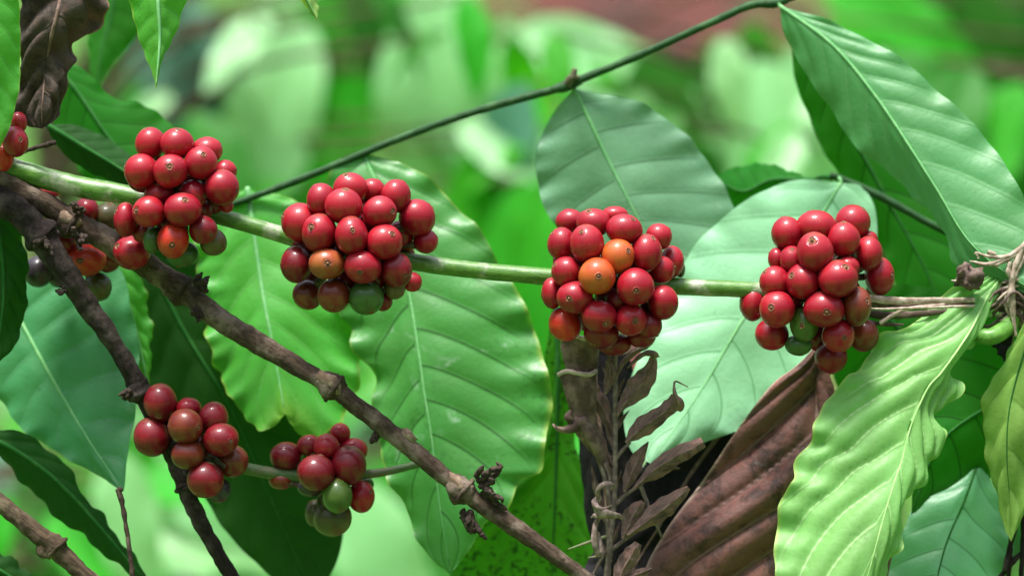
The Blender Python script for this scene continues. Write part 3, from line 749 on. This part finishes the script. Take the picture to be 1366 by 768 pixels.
def leaflet(pts, wid, y=.008, tilt=0., curl=.004, seed=0):
    rnd = random.Random(seed)
    c = resample([Z(p[0], p[1], (p[2] if len(p) > 2 else y)) for p in pts], 26)
    T = np.gradient(c, axis=0); T /= np.linalg.norm(T, axis=1)[:, None]+1e-12
    side = np.cross(T, np.array([math.sin(tilt), -math.cos(tilt), 0])); side /= np.linalg.norm(side, axis=1)[:, None]+1e-12
    mb2 = []; uv = []; ph = []
    w_ = np.interp(np.linspace(0, 1, 26), np.linspace(0, 1, len(wid)), wid)/2.341*S*.5
    for i in range(26):
        for j in range(-5, 6):
            v = j/5
            q = c[i]+side[i]*v*w_[i]*(1+.06*math.sin(i*1.1+seed))
            q = q+np.array([0, -1, 0])*(-curl*abs(v)**1.5*(w_[i]/.006)+.0012*nz((i*.35, v*1.5, seed)))
            mb2.append(q); uv.append((i/25, v*.5+.5)); ph.append((i/25*7-abs(v)*2, abs(v)))
    F = [(i*11+j, i*11+j+1, (i+1)*11+j+1, (i+1)*11+j) for i in range(25) for j in range(10)]
    o = mesh_obj('leaflet', mb2, F, LM['purp'], sp, c[0], {'UVMap': uv, 'ph': ph})
    md = MB(); md.tube([p+np.array([0,-.0003,0]) for p in c[::3]], [.0008,.0006,.0002], 6, 26)
    md.obj('vein', M_ribb, o, c[0])
leaflet([(218,265),(245,225),(285,180),(320,130),(335,80)], [6,30,62,78,66,42,12], .005, seed=1)
leaflet([(335,90,.004),(330,75,-.002),(305,74,-.004),(275,95,-.004),(250,120,-.003)], [40,26,16,12,5], seed=2)
leaflet([(215,150),(235,105),(275,65),(315,40),(345,-20)], [8,18,26,24,30], .012, seed=3)
leaflet([(245,350),(290,310),(340,275),(385,238),(402,205)], [6,45,66,62,48,50,30], .004, seed=4)
leaflet([(402,250,.002),(412,230,-.003),(400,205,-.004),(396,175,-.003),(402,160,-.002),(440,178,0)], [34,40,18,7,5,3], seed=5)
leaflet([(265,500),(330,440),(400,395),(450,370),(488,350)], [8,26,50,58,52,34], .006, seed=6)
leaflet([(300,470),(345,450),(385,430),(415,432)], [14,30,26,4], .009, seed=7)
leaflet([(240,505),(262,450),(285,400),(316,348)], [8,42,52,36,3], .010, seed=8)
leaflet([(250,640),(320,590),(380,545),(410,520),(442,492)], [10,32,60,66,46,18], .003, seed=9)
leaflet([(235,650),(255,610),(270,575),(300,535)], [8,40,62,50,20], .006, seed=10)
leaflet([(220,800),(235,750),(258,710),(285,665)], [20,50,58,52,24], .002, seed=11)
leaflet([(215,800),(260,770),(300,755),(330,740)], [20,34,30,10], .004, seed=12)
leaflet([(192,460),(178,400),(160,330),(135,245)], [6,34,38,20,2], .013, seed=13)
leaflet([(212,330),(195,290),(172,240),(140,190),(128,120)], [10,40,56,50,20], .016, seed=14)
leaflet([(190,620),(165,540),(150,480),(138,420)], [8,22,22,3], .015, seed=15)
leaflet([(180,200),(190,170),(196,120),(186,95)], [10,30,34,12], .006, seed=16)
rl = random.Random(8)
for i in range(13):
    yb = 120+i*50; sx_ = rl.choice((-1, 1)); ln = rl.uniform(50, 100); an = rl.uniform(.25, .7)
    xb = 212-(yb/700)*12
    leaflet([(xb, yb, .013), (xb+sx_*ln*.45*math.sin(an), yb-ln*.45, .011+rl.uniform(0, .008)), (xb+sx_*ln*math.sin(an)*1.1, yb-ln*.95, .014)], [5, rl.uniform(14, 26), 12, 2], seed=30+i)
mb = MB()
for pts, rd in (([(160,530,.004),(158,500,0),(180,480,-.003),(206,482,0),(205,495,.004)], [.0012,.0022,.0020,.0014,.0006]),
                ([(150,545,.004),(160,565,0),(190,575,-.003),(225,580,-.002),(235,590,0)], [.0026,.0032,.0026,.0016,.0006]),
                ([(165,580,.004),(150,610,.002),(148,660,0),(160,700,.002),(168,680,.003),(160,630,.005)], [.0010,.0018,.0022,.0018,.0012,.0005]),
                ([(137,585,.002),(150,578,0),(170,590,.002)], [.0004,.0014,.0004]),
                ([(165,520,.004),(150,545,.002),(175,560,-.002),(200,548,0)], [.0015,.0028,.0022,.0008])):
    mb.tube([Z(*p) for p in pts], rd, 7, 30, .15, .002, flat=.5)
mb.obj('curled_strip', simple_mat('curl_pale', (.17,.115,.095), (.34,.25,.22), 400, .6, .4), sp, P(820,780,.015))
th = MB(); th.tube([Z(65,684,.01), Z(140,658,.012), Z(195,640,.014)], [.0003,.0008,.0008], 6, 10); th.tube([Z(128,710,.01), Z(180,702,.012)], [.0003,.0008], 6, 8)
th.obj('spine', simple_mat('spine', (.16,.20,.08), (.26,.26,.14), 300, .6), sp, P(820,780,.015))

# ================================================================== leafy twig at the top with its leaves
def Pt(l): return [P(*p) for p in l]
tw = empty('leafy_twig', P(315,270,.05), 'thin dark green twig rising to the right, carrying three pale leaves', 'twig')
mb = MB(); mb.tube(Pt([(300,276,.08),(380,247,.08),(460,215,.08),(540,182,.08),(640,147,.078),(745,118,.076),(770,108,.075),(850,75,.073),(950,30,.07),(1000,8,.068),(1036,3,.066),(1080,-12,.066)]),
        [.0018,.0018,.0019,.0019,.0019,.0021,.0021,.0019,.0019,.0019,.002,.0017], 12, 160, .12, .006)
mb.tube(Pt([(735,120,.076),(756,115,.076),(775,108,.075)]), [.0018,.0031,.0019], 12, 16, .2, .004)
mb.tube(Pt([(1010,6,.068),(1034,4,.066),(1050,0,.066)]), [.0018,.0028,.0019], 12, 16, .2, .004)
mb.obj('stem', M_twig, tw, P(315,270,.05))
mb = MB(); mb.tube(Pt([(758,114,.075),(763,103,.073),(767,92,.072)]), [.0022,.0024,.0012], 8, 12, .4, .003)
mb.tube(Pt([(764,108,.074),(772,102,.071)]), [.0015,.0009], 7, 8, .4, .003)
mb.obj('bud', simple_mat('bud', (.06,.07,.03), (.14,.13,.07), 500, .8), tw, P(760,112,.045))
leaf([(766,118),(800,190),(832,255),(865,320),(900,385)], [(766,118),(735,155),(718,195),(716,235),(728,280),(760,320),(820,370),(900,385)], [(766,118),(850,136),(905,172),(945,215),(972,262),(985,310),(960,360),(900,385)],
     (.078,.07), LM['palec'], label='grey-green leaf hanging from the middle node', parent=tw, N=7, c=.07, amp=.0009, fold=(.006,.012), petiole=P(757,114,.076), rib=.0008)
leaf([(1040,8),(1110,60),(1165,125),(1210,190),(1248,250),(1300,330),(1395,400)], [(1040,8),(1047,50),(1080,105),(1105,142),(1140,190),(1188,235),(1230,272),(1255,308),(1288,360),(1395,400)],
     [(1040,8),(1110,30),(1200,78),(1270,138),(1320,190),(1352,240),(1385,300),(1400,350),(1395,400)],
     (.064,.0,.0), LM['pale'], label='big ribbed pale leaf at the right end', parent=tw, N=10, c=.2, amp=.0010, fold=(.016,.004), n=180, petiole=P(1034,3,.066), rib=.0008)
leaf([(485,206),(520,290),(545,389),(559,473),(567,530),(575,579),(587,679),(595,725),(600,766)],
     [(485,206),(455,212),(432,250),(428,330),(448,410),(468,440),(474,470),(494,490),(497,520),(500,580),(522,645),(540,675),(551,705),(575,745),(600,766)],
     [(485,206),(530,215),(572,238),(606,272),(640,308),(662,345),(692,392),(715,440),(728,490),(738,540),(726,590),(722,628),(694,642),(676,680),(652,692),(628,730),(600,766)],
     (.082,.035,-.008), LM['midd'], label='large glossy leaf behind the second cherry cluster', parent=tw, N=11, c=.17, amp=.0014, wave=.0030, nw=7, n=220, fold=(.012,.008), petiole=P(470,212,.08), rib=.0008)
# right-hand twig behind the big leaf
tw2 = empty('leafy_twig', P(1110,238,.055), 'short dark twig at the right, behind the big ribbed leaf, carrying the wide mint leaf', 'twig')
mb = MB(); mb.tube(Pt([(1108,234,.088),(1125,240,.088),(1180,265,.084),(1248,302,.078),(1400,380,.07)]), [.0019,.0022,.0018,.0018,.0018], 12, 60, .12, .006)
mb.obj('stem', M_twig, tw2, P(1110,238,.055))
leaf([(1122,244),(1075,320),(1035,370),(990,428),(945,505),(905,565),(868,618)], [(1122,244),(1060,240),(1005,262),(962,293),(925,330),(898,385),(862,455),(838,515),(832,560),(842,600),(868,618)],
     [(1122,244),(1152,250),(1168,285),(1166,340),(1150,400),(1105,470),(1060,520),(1000,565),(940,590),(868,618)],
     (.085,.035), LM['mint'], label='wide mint green leaf behind the right-hand clusters', parent=tw2, N=8, c=.18, amp=.0010, wave=.0016, fold=(.006,.006), n=170, petiole=P(1118,238,.088), rib=.0008)
leaf([(1085,240),(1030,240),(990,255),(950,236)], [(1085,240),(1040,250),(1000,290),(970,268),(950,236)], [(1085,240),(1030,220),(985,222),(950,236)],
     (.10,.11), LM['deep'], label='small dark green leaf', parent=tw2, N=7, amp=.0004, wave=.0006, ribmat=M_ribd, petiole=P(1110,237,.09))
leaf([(1052,30),(1120,150),(1180,260),(1225,340),(1262,420)], [(1052,30),(1062,110),(1090,180),(1118,235),(1150,290),(1185,345),(1205,400),(1262,420)], [(1052,30),(1140,110),(1220,200),(1275,290),(1298,370),(1262,420)],
     (.105,.10), LM['deep'], label='saturated green leaf in shade behind the big ribbed pale leaf', cat='leaf', N=8, ribmat=M_ribd, amp=.0012, c=.1, name='coffee_leaf')

# ================================================================== branches and cherries
fb = empty('fruiting_branch', P(15,225,.0), 'long green branch strung with round clusters of red cherries across the photo', 'branch')
mb = MB(); mb.tube(Pt([(-40,205,.012),(15,225,.010),(100,248,.008),(190,264,.004),(300,291,.0),(400,320,.0),(470,336,.0),(548,349,.0),(640,361,.0),(730,369,.0),(820,377,.0),(900,382,.0),(990,386,.0),(1095,392,.002)]),
        [.0052,.0052,.0050,.0043,.0038,.0039,.0042,.0041,.0039,.0041,.0044,.0040,.0038,.0036], 20, 260, .06, .01)
for q in ((470,336,0),(820,377,0),(1085,391,0),(236,275,.002)):
    mb.tube([P(q[0]-24,q[1]-5,q[2]), P(*q), P(q[0]+24,q[1]+5,q[2])], [.0035,.0066,.0035], 14, 16, .2, .005)
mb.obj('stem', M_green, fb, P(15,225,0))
Z1 = (140,160,3.49)
d1 = [(305,238,72,74,'r',310,222),(447,200,72,70,'r',465,168),(362,418,80,74,'r',380,378),(318,560,68,78,'s',322,582),(205,428,72,68,'r',157,424),
 (545,315,74,80,'r',612,328),(170,238,74,76,'r',105,212),(335,112,73,68,'r',343,52),(212,110,64,70,'r',190,45),(95,465,50,74,'r',60,430),
 (125,618,80,74,'r',70,590),(475,145,68,62,'r'),(410,345,62,62,'r'),(252,345,65,55,'r'),(458,512,60,64,'d'),(560,240,50,50,'r'),(505,570,58,60,'v'),
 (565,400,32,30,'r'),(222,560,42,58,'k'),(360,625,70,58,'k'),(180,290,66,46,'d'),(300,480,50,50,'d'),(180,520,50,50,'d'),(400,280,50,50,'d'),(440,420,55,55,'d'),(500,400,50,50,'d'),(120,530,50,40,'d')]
build_cluster(fb, Z1, d1, (236,265), .004, .030, 'cherry cluster before the woody branch, at the left')
Z2 = (370,225,3.84)
d2 = [(380,342,80,92,'r',390,318),(215,328,83,90,'r',182,305),(548,375,85,86,'r',588,338),(438,502,88,80,'r',428,528),(340,192,88,86,'r',352,115),
 (525,222,82,74,'r',588,220),(253,487,88,72,'b',262,485),(115,275,88,92,'r',38,250),(97,490,75,90,'d',26,500),(610,520,76,84,'d',655,545),
 (715,250,85,88,'r'),(375,100,84,74,'r',355,40),(290,650,80,80,'n',315,712),(155,645,72,70,'n'),(455,660,86,82,'k'),(225,158,70,78,'r'),
 (608,140,72,80,'r'),(632,335,62,66,'r'),(480,278,66,56,'r'),(490,112,60,56,'r'),(760,372,58,58,'r'),(600,615,52,50,'v'),(690,580,46,50,'r'),(665,385,40,38,'o'),
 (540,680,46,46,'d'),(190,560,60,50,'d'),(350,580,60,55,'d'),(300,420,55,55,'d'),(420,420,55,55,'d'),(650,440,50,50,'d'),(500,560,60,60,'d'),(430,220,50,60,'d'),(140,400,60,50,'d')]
build_cluster(fb, Z2, d2, (478,328), .0, .031, 'cherry cluster with a brown-orange cherry and a green one at its foot')
Z3 = (715,270,3.66)
d3 = [(298,360,86,82,'o',302,360),(400,262,75,80,'o',443,238),(485,412,88,84,'r',485,428),(248,200,78,86,'r',222,150),(190,464,82,74,'r',162,468),
 (538,248,72,88,'r',568,183),(430,132,82,70,'r',468,88),(308,555,80,74,'r',335,588),(462,572,70,74,'r',480,578),(150,338,70,70,'r'),
 (125,202,64,74,'r',82,150),(280,100,78,66,'r',258,48),(620,487,70,80,'r'),(610,328,62,66,'r'),(145,592,76,78,'s'),(80,442,50,70,'r'),
 (165,92,64,56,'r'),(665,288,54,70,'r',712,280),(600,168,62,58,'r'),(385,62,62,40,'r'),(320,640,80,70,'d'),(385,692,76,52,'d'),(550,600,64,60,'d'),(515,655,64,50,'d'),
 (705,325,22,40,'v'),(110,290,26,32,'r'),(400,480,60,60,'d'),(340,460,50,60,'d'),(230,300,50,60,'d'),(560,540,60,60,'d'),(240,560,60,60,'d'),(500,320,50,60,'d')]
build_cluster(fb, Z3, d3, (818,374), .0, .030, 'cherry cluster with two bright orange cherries in its middle')
Z4 = (980,270,3.34)
d4 = [(460,340,84,78,'r',485,292),(398,475,84,75,'r',400,487),(358,222,75,84,'r',338,175),(305,352,72,74,'r',253,328),(190,475,74,76,'r',158,467),
 (485,165,66,72,'r'),(525,90,74,74,'r',572,32),(595,228,60,72,'r'),(462,592,66,70,'r',478,600),(310,540,58,76,'g',293,547),(178,352,62,64,'r',135,310),
 (365,108,86,68,'r'),(232,140,64,72,'r'),(80,448,54,74,'r'),(645,328,62,78,'r',690,325),(165,587,70,66,'r'),(255,255,50,58,'r'),(545,462,60,82,'n',580,440),
 (185,250,34,45,'r'),(505,288,48,45,'r'),(285,635,56,44,'k'),(575,590,62,70,'n'),(430,688,68,68,'d'),(600,165,34,36,'r'),
 (250,430,55,55,'d'),(400,400,60,60,'d'),(500,400,60,60,'d'),(300,180,50,50,'d'),(530,200,50,50,'d'),(380,600,60,60,'d'),(200,400,50,50,'d')]
build_cluster(fb, Z4, d4, (1090,385), .002, .029, 'cherry cluster at the right end with one green cherry in front')
Z0 = (0,0,3.0)
d0 = [(62,568,46,58,'r'),(14,630,38,52,'s'),(75,490,30,38,'r'),(-40,560,50,60,'r'),(0,500,45,45,'d'),(-30,640,45,45,'r')]
build_cluster(fb, Z0, d0, (2,200), .0, .018, 'partly hidden cherries at the left border')
mb = MB(); mb.tube(Pt([(22,205,.006),(45,198,.004),(74,190,.0)]), [.0011,.0010,.0012], 8, 20, .3, .003); mb.obj('twiglet', M_stub, fb, P(22,205,.006))

def stubs(parent, px, py, y, n, l, bias, name='spur', seed=0, th=.0012):
    rnd = random.Random(seed); mb = MB(); o0 = P(px, py, y)
    for i in range(n):
        d = np.array([bias[0]+rnd.uniform(-.8, .8), rnd.uniform(-1, .4), -bias[1]+rnd.uniform(-.8, .8)]); d /= np.linalg.norm(d)
        ll = l*S*rnd.uniform(.6, 1.1); s = o0+np.array([rnd.uniform(-1, 1), 0, rnd.uniform(-1, 1)])*l*.25*S
        e = s+d*ll; k = e+np.array([rnd.uniform(-1, 1), rnd.uniform(-1, 1), rnd.uniform(-1, 1)])*ll*.25
        mb.tube([s, (s+e)/2+np.array([0, 0, rnd.uniform(-1, 1)*ll*.15]), e, k], [th*1.3, th, th*1.1, th*.4], 7, 14, .5, .0025)
        if rnd.random() < .5: 
            q = e+np.array([rnd.uniform(-1, 1), rnd.uniform(-1, 1), rnd.uniform(-1, 1)])*ll*.35; mb.tube([e, q], [th, th*.4], 6, 6, .4, .002)
    mb.obj(name, M_stub, parent, o0)
def node(mb, px, py, y, ux, uy, r, L=18):
    mb.tube([P(px-ux*L, py-uy*L, y), P(px-ux*3, py-uy*3, y), P(px+ux*4, py+uy*4, y), P(px+ux*L, py+uy*L, y)], [r*.8, r*1.15, r*1.3, r*.8], 18, 22, .28, .006)
    rim = [P(px+ux*6-uy*math.cos(a)*r/S*1.22, py+uy*6+ux*math.cos(a)*r/S*1.22, y-math.sin(a)*r*1.22) for a in np.linspace(0, 2*PI, 15)]
    mb.tube(rim, .0011, 6, 40, .6, .004)

wb = empty('woody_branch', P(0,240,.01), 'thick brown woody branch running down to the right across the photo', 'branch')
mb = MB(); mb.tube(Pt([(-50,215,.004),(0,243,.006),(60,272,.008),(90,292,.010),(150,325,.014),(230,378,.014),(300,430,.008),(380,478,.002),(440,515,-.002),(520,575,-.004),(612,650,-.005),(700,712,-.005),(830,805,-.005)]),
        [.0055,.0054,.0056,.0062,.0052,.0053,.0043,.0041,.0044,.0040,  .0044,.0036,.0034], 26, 420, .14, .006)
node(mb, 92,294,.010, .85,.52,.0060); node(mb, 238,384,.014,.82,.57,.0056,22); node(mb, 441,514,-.002,.80,.60,.0053); node(mb, 614,652,-.005,.78,.62,.0055)
mb.obj('bark', M_bark, wb, P(0,240,.01))
for (cx, cy, yy, a0, r) in ((614,648,-.0115,.66,15),(441,510,-.0085,.64,14),(545,580,-.0088,.72,9),(92,292,.003,.5,12)):
    mb = MB(); n_ = 12; b0 = 0; rnd = random.Random(cx)
    ring = []
    for k in range(n_):
        a = 2*PI*k/n_; rr = r*(1+rnd.uniform(-.25, .25))
        ex, ey = math.cos(a)*rr*1.5, math.sin(a)*rr*.72
        ring.append((cx+ex*math.cos(a0)-ey*math.sin(a0), cy+ex*math.sin(a0)+ey*math.cos(a0)))
    mb.v.append(P(cx, cy, yy-.0008)); mb.uv.append((0, 0))
    for lay, dy in ((1., .0012+.0018), (1., .0012+.0030)):
        for (x_, y_) in ring: mb.v.append(P(x_, y_, yy+dy*.6)); mb.uv.append((x_*S, y_*S))
    for k in range(n_):
        mb.f.append((b0, b0+1+k, b0+1+(k+1) % n_)); mb.m.append(0)
        mb.f.append((b0+1+k, b0+1+n_+k, b0+1+n_+(k+1) % n_, b0+1+(k+1) % n_)); mb.m.append(0)
    mb.obj('bark_scale', M_scale, wb, P(cx, cy, yy))
stubs(wb, 262,380,.006,14,15,(.8,-.4),'spur',3); stubs(wb, 262,412,.006,9,14,(.2,.9),'spur',4)
stubs(wb, 640,640,-.008,6,26,(1,-.1),'spur',5,.0014); stubs(wb, 648,655,-.008,5,26,(1,.3),'spur',55,.0014)
stubs(wb, 622,683,-.006,6,26,(.4,1),'spur',6,.0014); stubs(wb, 100,280,.002,6,14,(.6,-.1),'spur',7,.001); stubs(wb, 502,580,-.004,3,10,(-.4,1),'spur',8)
stubs(wb, 108,318,.000,7,16,(.3,.3),'spur',9)
dB = [(345,272,76,60,'s'),(345,75,46,50,'r'),(430,100,56,52,'v'),(390,380,52,56,'v'),(155,318,56,60,'x'),(190,5,46,36,'r'),(340,108,44,40,'b'),(172,155,42,46,'r'),(430,275,46,44,'n'),(395,275,40,40,'d'),(250,200,50,50,'d'),(240,330,50,50,'x')]
build_cluster(wb, (0,256,3.0), dB, (100,312), .040, .019, 'sparse cherries behind the fork of the branches', core=.3)

db = empty('dark_branch', P(0,268,.0), 'dark blackish branch descending at the left from the border to the bottom edge', 'branch')
mb = MB(); mb.tube(Pt([(-50,240,.004),(-10,262,.002),(35,292,.000),(75,345,-.002),(115,405,.002),(150,455,.006),(188,520,.010),(228,595,.012),(262,685,.012),(330,805,.014)]),
        [.0066,.0066,.0064,.0052,.0044,.0046,.0052,.0040,.0035,.0035], 24, 320, .16, .006)
node(mb, 186,520,.010,.5,.86,.0050,16); node(mb, 52,312,-.001,.7,.7,.0066,20); node(mb, 245,645,.012,.35,.93,.0036,8)
mb.obj('bark', M_bark2, db, P(0,268,.0))
stubs(db, 172,522,.004,7,12,(-.8,.4),'spur',10); stubs(db, 60,320,-.008,7,14,(-.2,.4),'spur',12); stubs(db, 88,385,-.004,4,10,(-.9,.5),'spur',13)
dC = [(742,168,66,64,'n',795,170),(608,212,67,72,'d',560,250),(643,75,62,72,'d',640,120),(885,222,66,60,'d',925,225),(822,382,67,68,'d',800,440),(855,136,54,62,'d'),
 (752,282,62,56,'n'),(930,308,60,60,'n'),(755,97,46,40,'r'),(875,425,46,46,'x'),(795,235,34,40,'n'),(700,230,45,50,'x'),(820,300,60,60,'d'),(740,350,40,40,'x')]
build_cluster(db, (0,512,3.0), dC, (258,600), .006, .018, 'cherries on the dark branch', core=.4)

fw = empty('fruiting_twig', P(300,620,.02), 'short thin green twig at the bottom with dark red cherries and a green one', 'twig')
mb = MB(); mb.tube(Pt([(268,612,.018),(325,624,.018),(365,631,.020),(420,636,.022),(480,633,.024),(518,628,.026),(560,618,.03)]), [.0030,.0028,.0030,.0034,.0026,.0020,.0018], 14, 80, .08, .006)
mb.obj('stem', M_twig2, fw, P(300,620,.02))
dD = [(240,355,70,68,'d'),(370,325,66,74,'d'),(325,445,57,66,'g'),(120,290,62,54,'d'),(420,450,50,60,'r',455,430),(305,535,72,68,'v'),(280,252,48,50,'r'),(212,245,46,40,'d'),
 (385,265,56,46,'r',430,285),(335,196,38,38,'r'),(235,515,38,50,'v'),(215,412,48,36,'x'),(100,385,48,34,'n'),(440,402,28,28,'g'),(280,400,50,50,'x')]
build_cluster(fw, (342,512,3.0), dD, (432,640), .022, .017, 'dark red and green cherries round the twig', core=.4)

b3 = empty('woody_branch', P(0,670,-.01), 'brown knotted branch cutting across the bottom left corner', 'branch')
mb = MB(); mb.tube(Pt([(-50,625,-.01),(0,670,-.01),(40,703,-.01),(70,728,-.01),(100,755,-.01),(150,800,-.01)]), [.0036,.0038,.0042,.0048,.0040,.0038], 22, 140, .14, .006)
node(mb, 72,726,-.01,.72,.7,.0046,14); mb.tube(Pt([(58,722,-.01),(56,736,-.012),(62,742,-.012)]), [.003,.003,.0015], 10, 14, .3, .004)
mb.obj('bark', M_bark3, b3, P(0,670,-.01))
t = MB(); t.tube(Pt([(157,652,.0),(163,672,.0),(170,715,.0),(180,790,.0)]), [.0014,.0011,.0012,.0014], 9, 50, .3, .004)
t.tube(Pt([(157,651,.0),(160,653,0),(163,652,.0)]), [.001,.0014,.001], 8, 8)
tag(t.obj('bare_twig', M_bark, None, P(170,715,0)), 'thin bare broken twig standing upright at the bottom left', 'twig')

# ================================================================== dead grass at the right
dg = empty('straw_strands', P(1245,402,.0), 'flat dry straws lying between the right-hand cluster and the lime leaf', 'dry straw')
for i, (pts, rd, mt, fl) in enumerate((
    ([(1105,384,-.004),(1150,396,-.006),(1200,401,-.004),(1300,400,.004)], [.0010,.0026,.0022,.0016], M_grass, .35),
    ([(1110,390,.0),(1160,404,-.002),(1210,408,.0),(1300,404,.006)], [.0008,.0024,.0018,.0010], M_grassd, .35),
    ([(1119,402,-.020),(1135,408,-.018),(1170,412,-.012),(1215,411,-.006),(1300,408,.004)], [.0003,.0007,.0010,.0010,.0010], M_grass, .8),
    ([(1174,431,-.004),(1195,418,-.004),(1215,411,-.003),(1260,406,.0)], [.0014,.0013,.0011,.0009], M_grass, .7),
    ([(1150,425,.006),(1175,432,.004),(1205,433,.004)], [.0006,.0016,.0008], M_grassd, .5),
    ([(1120,395,.01),(1160,418,.008),(1210,420,.008),(1290,412,.01)], [.001,.0028,.0022,.001], M_grassd, .4),
    ([(1130,398,.004),(1180,404,.002),(1250,402,.004)], [.0006,.0010,.0008], M_grassd, .5))):
    q = MB(); q.tube(Pt(pts), [r_*.72 for r_ in rd], 9, 50, .15, .004, flat=fl); q.obj('straw', mt, dg, P(pts[0][0], pts[0][1], pts[0][2]))
cl = empty('dead_grass_tangle', P(1345,400,.015), 'tangle of dead brown grass stems at the right border above the lime leaf', 'dry grass')
def W(X, Y, y): return P(1170+X/4.04, 310+Y/4.04, y)
rnd = random.Random(5)
named = [([(900,20),(800,70),(700,130),(600,128),(530,108)], [.0020,.0018,.0014,.0010,.0004]), ([(700,130),(640,160),(580,172),(520,158),(500,155)], [.0012,.0010,.0010,.0007,.0003]),
 ([(880,10),(790,80),(745,190),(725,300),(730,420),(748,560)], [.0020,.0018,.0018,.0020,.0016,.0006]), ([(545,140),(540,125),(525,112)], [.0006,.0006,.0003]),
 ([(650,190),(655,165),(690,140)], [.0005,.0008,.0008]), ([(400,258),(440,264),(475,268)], [.0003,.0009,.0008]), ([(820,60),(760,110),(650,170),(600,165)], [.0010,.0012,.0012,.0006]),
 ([(620,120),(600,105),(640,118)], [.0008,.0010,.0008]), ([(715,160),(710,210),(740,250),(790,260)], [.0012,.0014,.0013,.0010])]
for pts, rd in named:
    q = MB(); q.tube([W(p[0], p[1], .006) for p in pts], rd, 8, 40, .4, .004); q.obj('grass_stem', M_grass, cl, W(pts[0][0], pts[0][1], .006))
for i in range(95):
    x0, y0 = rnd.uniform(560, 720), rnd.uniform(230, 500); x0 = max(x0, 560+(400-y0)*.9 if y0 < 400 else 0)
    dp = rnd.uniform(.008, .03)
    p = [(x0, y0), (x0+rnd.uniform(40, 90), y0-rnd.uniform(-10, 60)), (x0+rnd.uniform(120, 220), y0+rnd.uniform(-120, 60)), (x0+rnd.uniform(240, 330), y0+rnd.uniform(-160, 120))]
    q = MB(); q.tube([W(a, b, dp+rnd.uniform(-.004, .004)) for a, b in p], [.0005, rnd.uniform(.0005, .0012), rnd.uniform(.0005, .0012), .0005], 7, 30, .25, .004, flat=rnd.uniform(.4, 1))
    q.obj('grass_stem', rnd.choice([M_grass, M_grassd, M_grassd]), cl, W(x0, y0, dp))
for i in range(14):
    x0 = rnd.uniform(700, 820); dp = rnd.uniform(.0, .02)
    q = MB(); q.tube([W(x0+rnd.uniform(20, 90), rnd.uniform(40, 160), dp), W(x0, 280, dp), W(x0+rnd.uniform(-20, 30), 400, dp), W(x0+rnd.uniform(-20, 50), rnd.uniform(480, 560), dp)], [.0008,.0013,.0013,.0004], 7, 30, .25, .004)
    q.obj('grass_stem', rnd.choice([M_grass, M_grassd]), cl, W(x0, 280, dp))
q = MB(); q.tube([W(495,185,.008), W(480,215,.006), W(500,250,.004), W(480,290,.006)], [.0022,.0050,.0062,.003], 12, 30, .7, .003); q.tube([W(500,185,.002), W(530,230,0), W(520,280,.002)], [.0008,.0016,.0022], 8, 14, .6, .003)
tag(q.obj('dried_flower_head', M_grassd, None, W(495,240,.006)), 'small crumpled brown seed head poking up behind the lime leaf', 'seed head')
q = MB(); q.tube([W(520,525,.012), W(560,555,.006), W(620,560,.004), W(690,520,.008), W(730,470,.012), W(760,400,.02)], [.0020,.0038,.0042,.0040,.0034,.0024], 16, 50, .05, .01)
tag(q.obj('green_tendril', M_tendril, None, W(620,560,.004)), 'thick curved green stem under the dead grass tangle', 'stem')
leaf([(1352,445),(1350,460),(1342,484)], [(1352,445),(1325,458),(1335,475),(1342,484)], [(1352,445),(1345,455),(1346,470),(1342,484)], (.012,.014), LM['black'], name='dried_scrap',
     label='tiny dark dry scrap hanging below the curved green stem', cat='dry leaf', N=3, n=30, m=8, amp=.0005, wave=.001, rib=.0003, ribmat=M_ribb)
# dark twigs at the lower right border
dt = empty('dead_twigs', P(1355,720,.02), 'dark bare twigs in the lower right corner', 'twig')
for pts in ([(1380,640),(1360,680),(1340,760)], [(1380,725),(1355,745),(1330,775)], [(1330,650),(1350,652),(1380,648)], [(1375,660),(1352,700),(1345,780)], [(1355,640),(1365,690),(1362,780)]):
    q = MB(); q.tube([P(a, b, .03+rnd.uniform(-.008, .008)) for a, b in pts], [.0010,.0014,.0012], 8, 24, .3, .004); q.obj('twiglet', M_bark2, dt, P(pts[0][0], pts[0][1], .03))
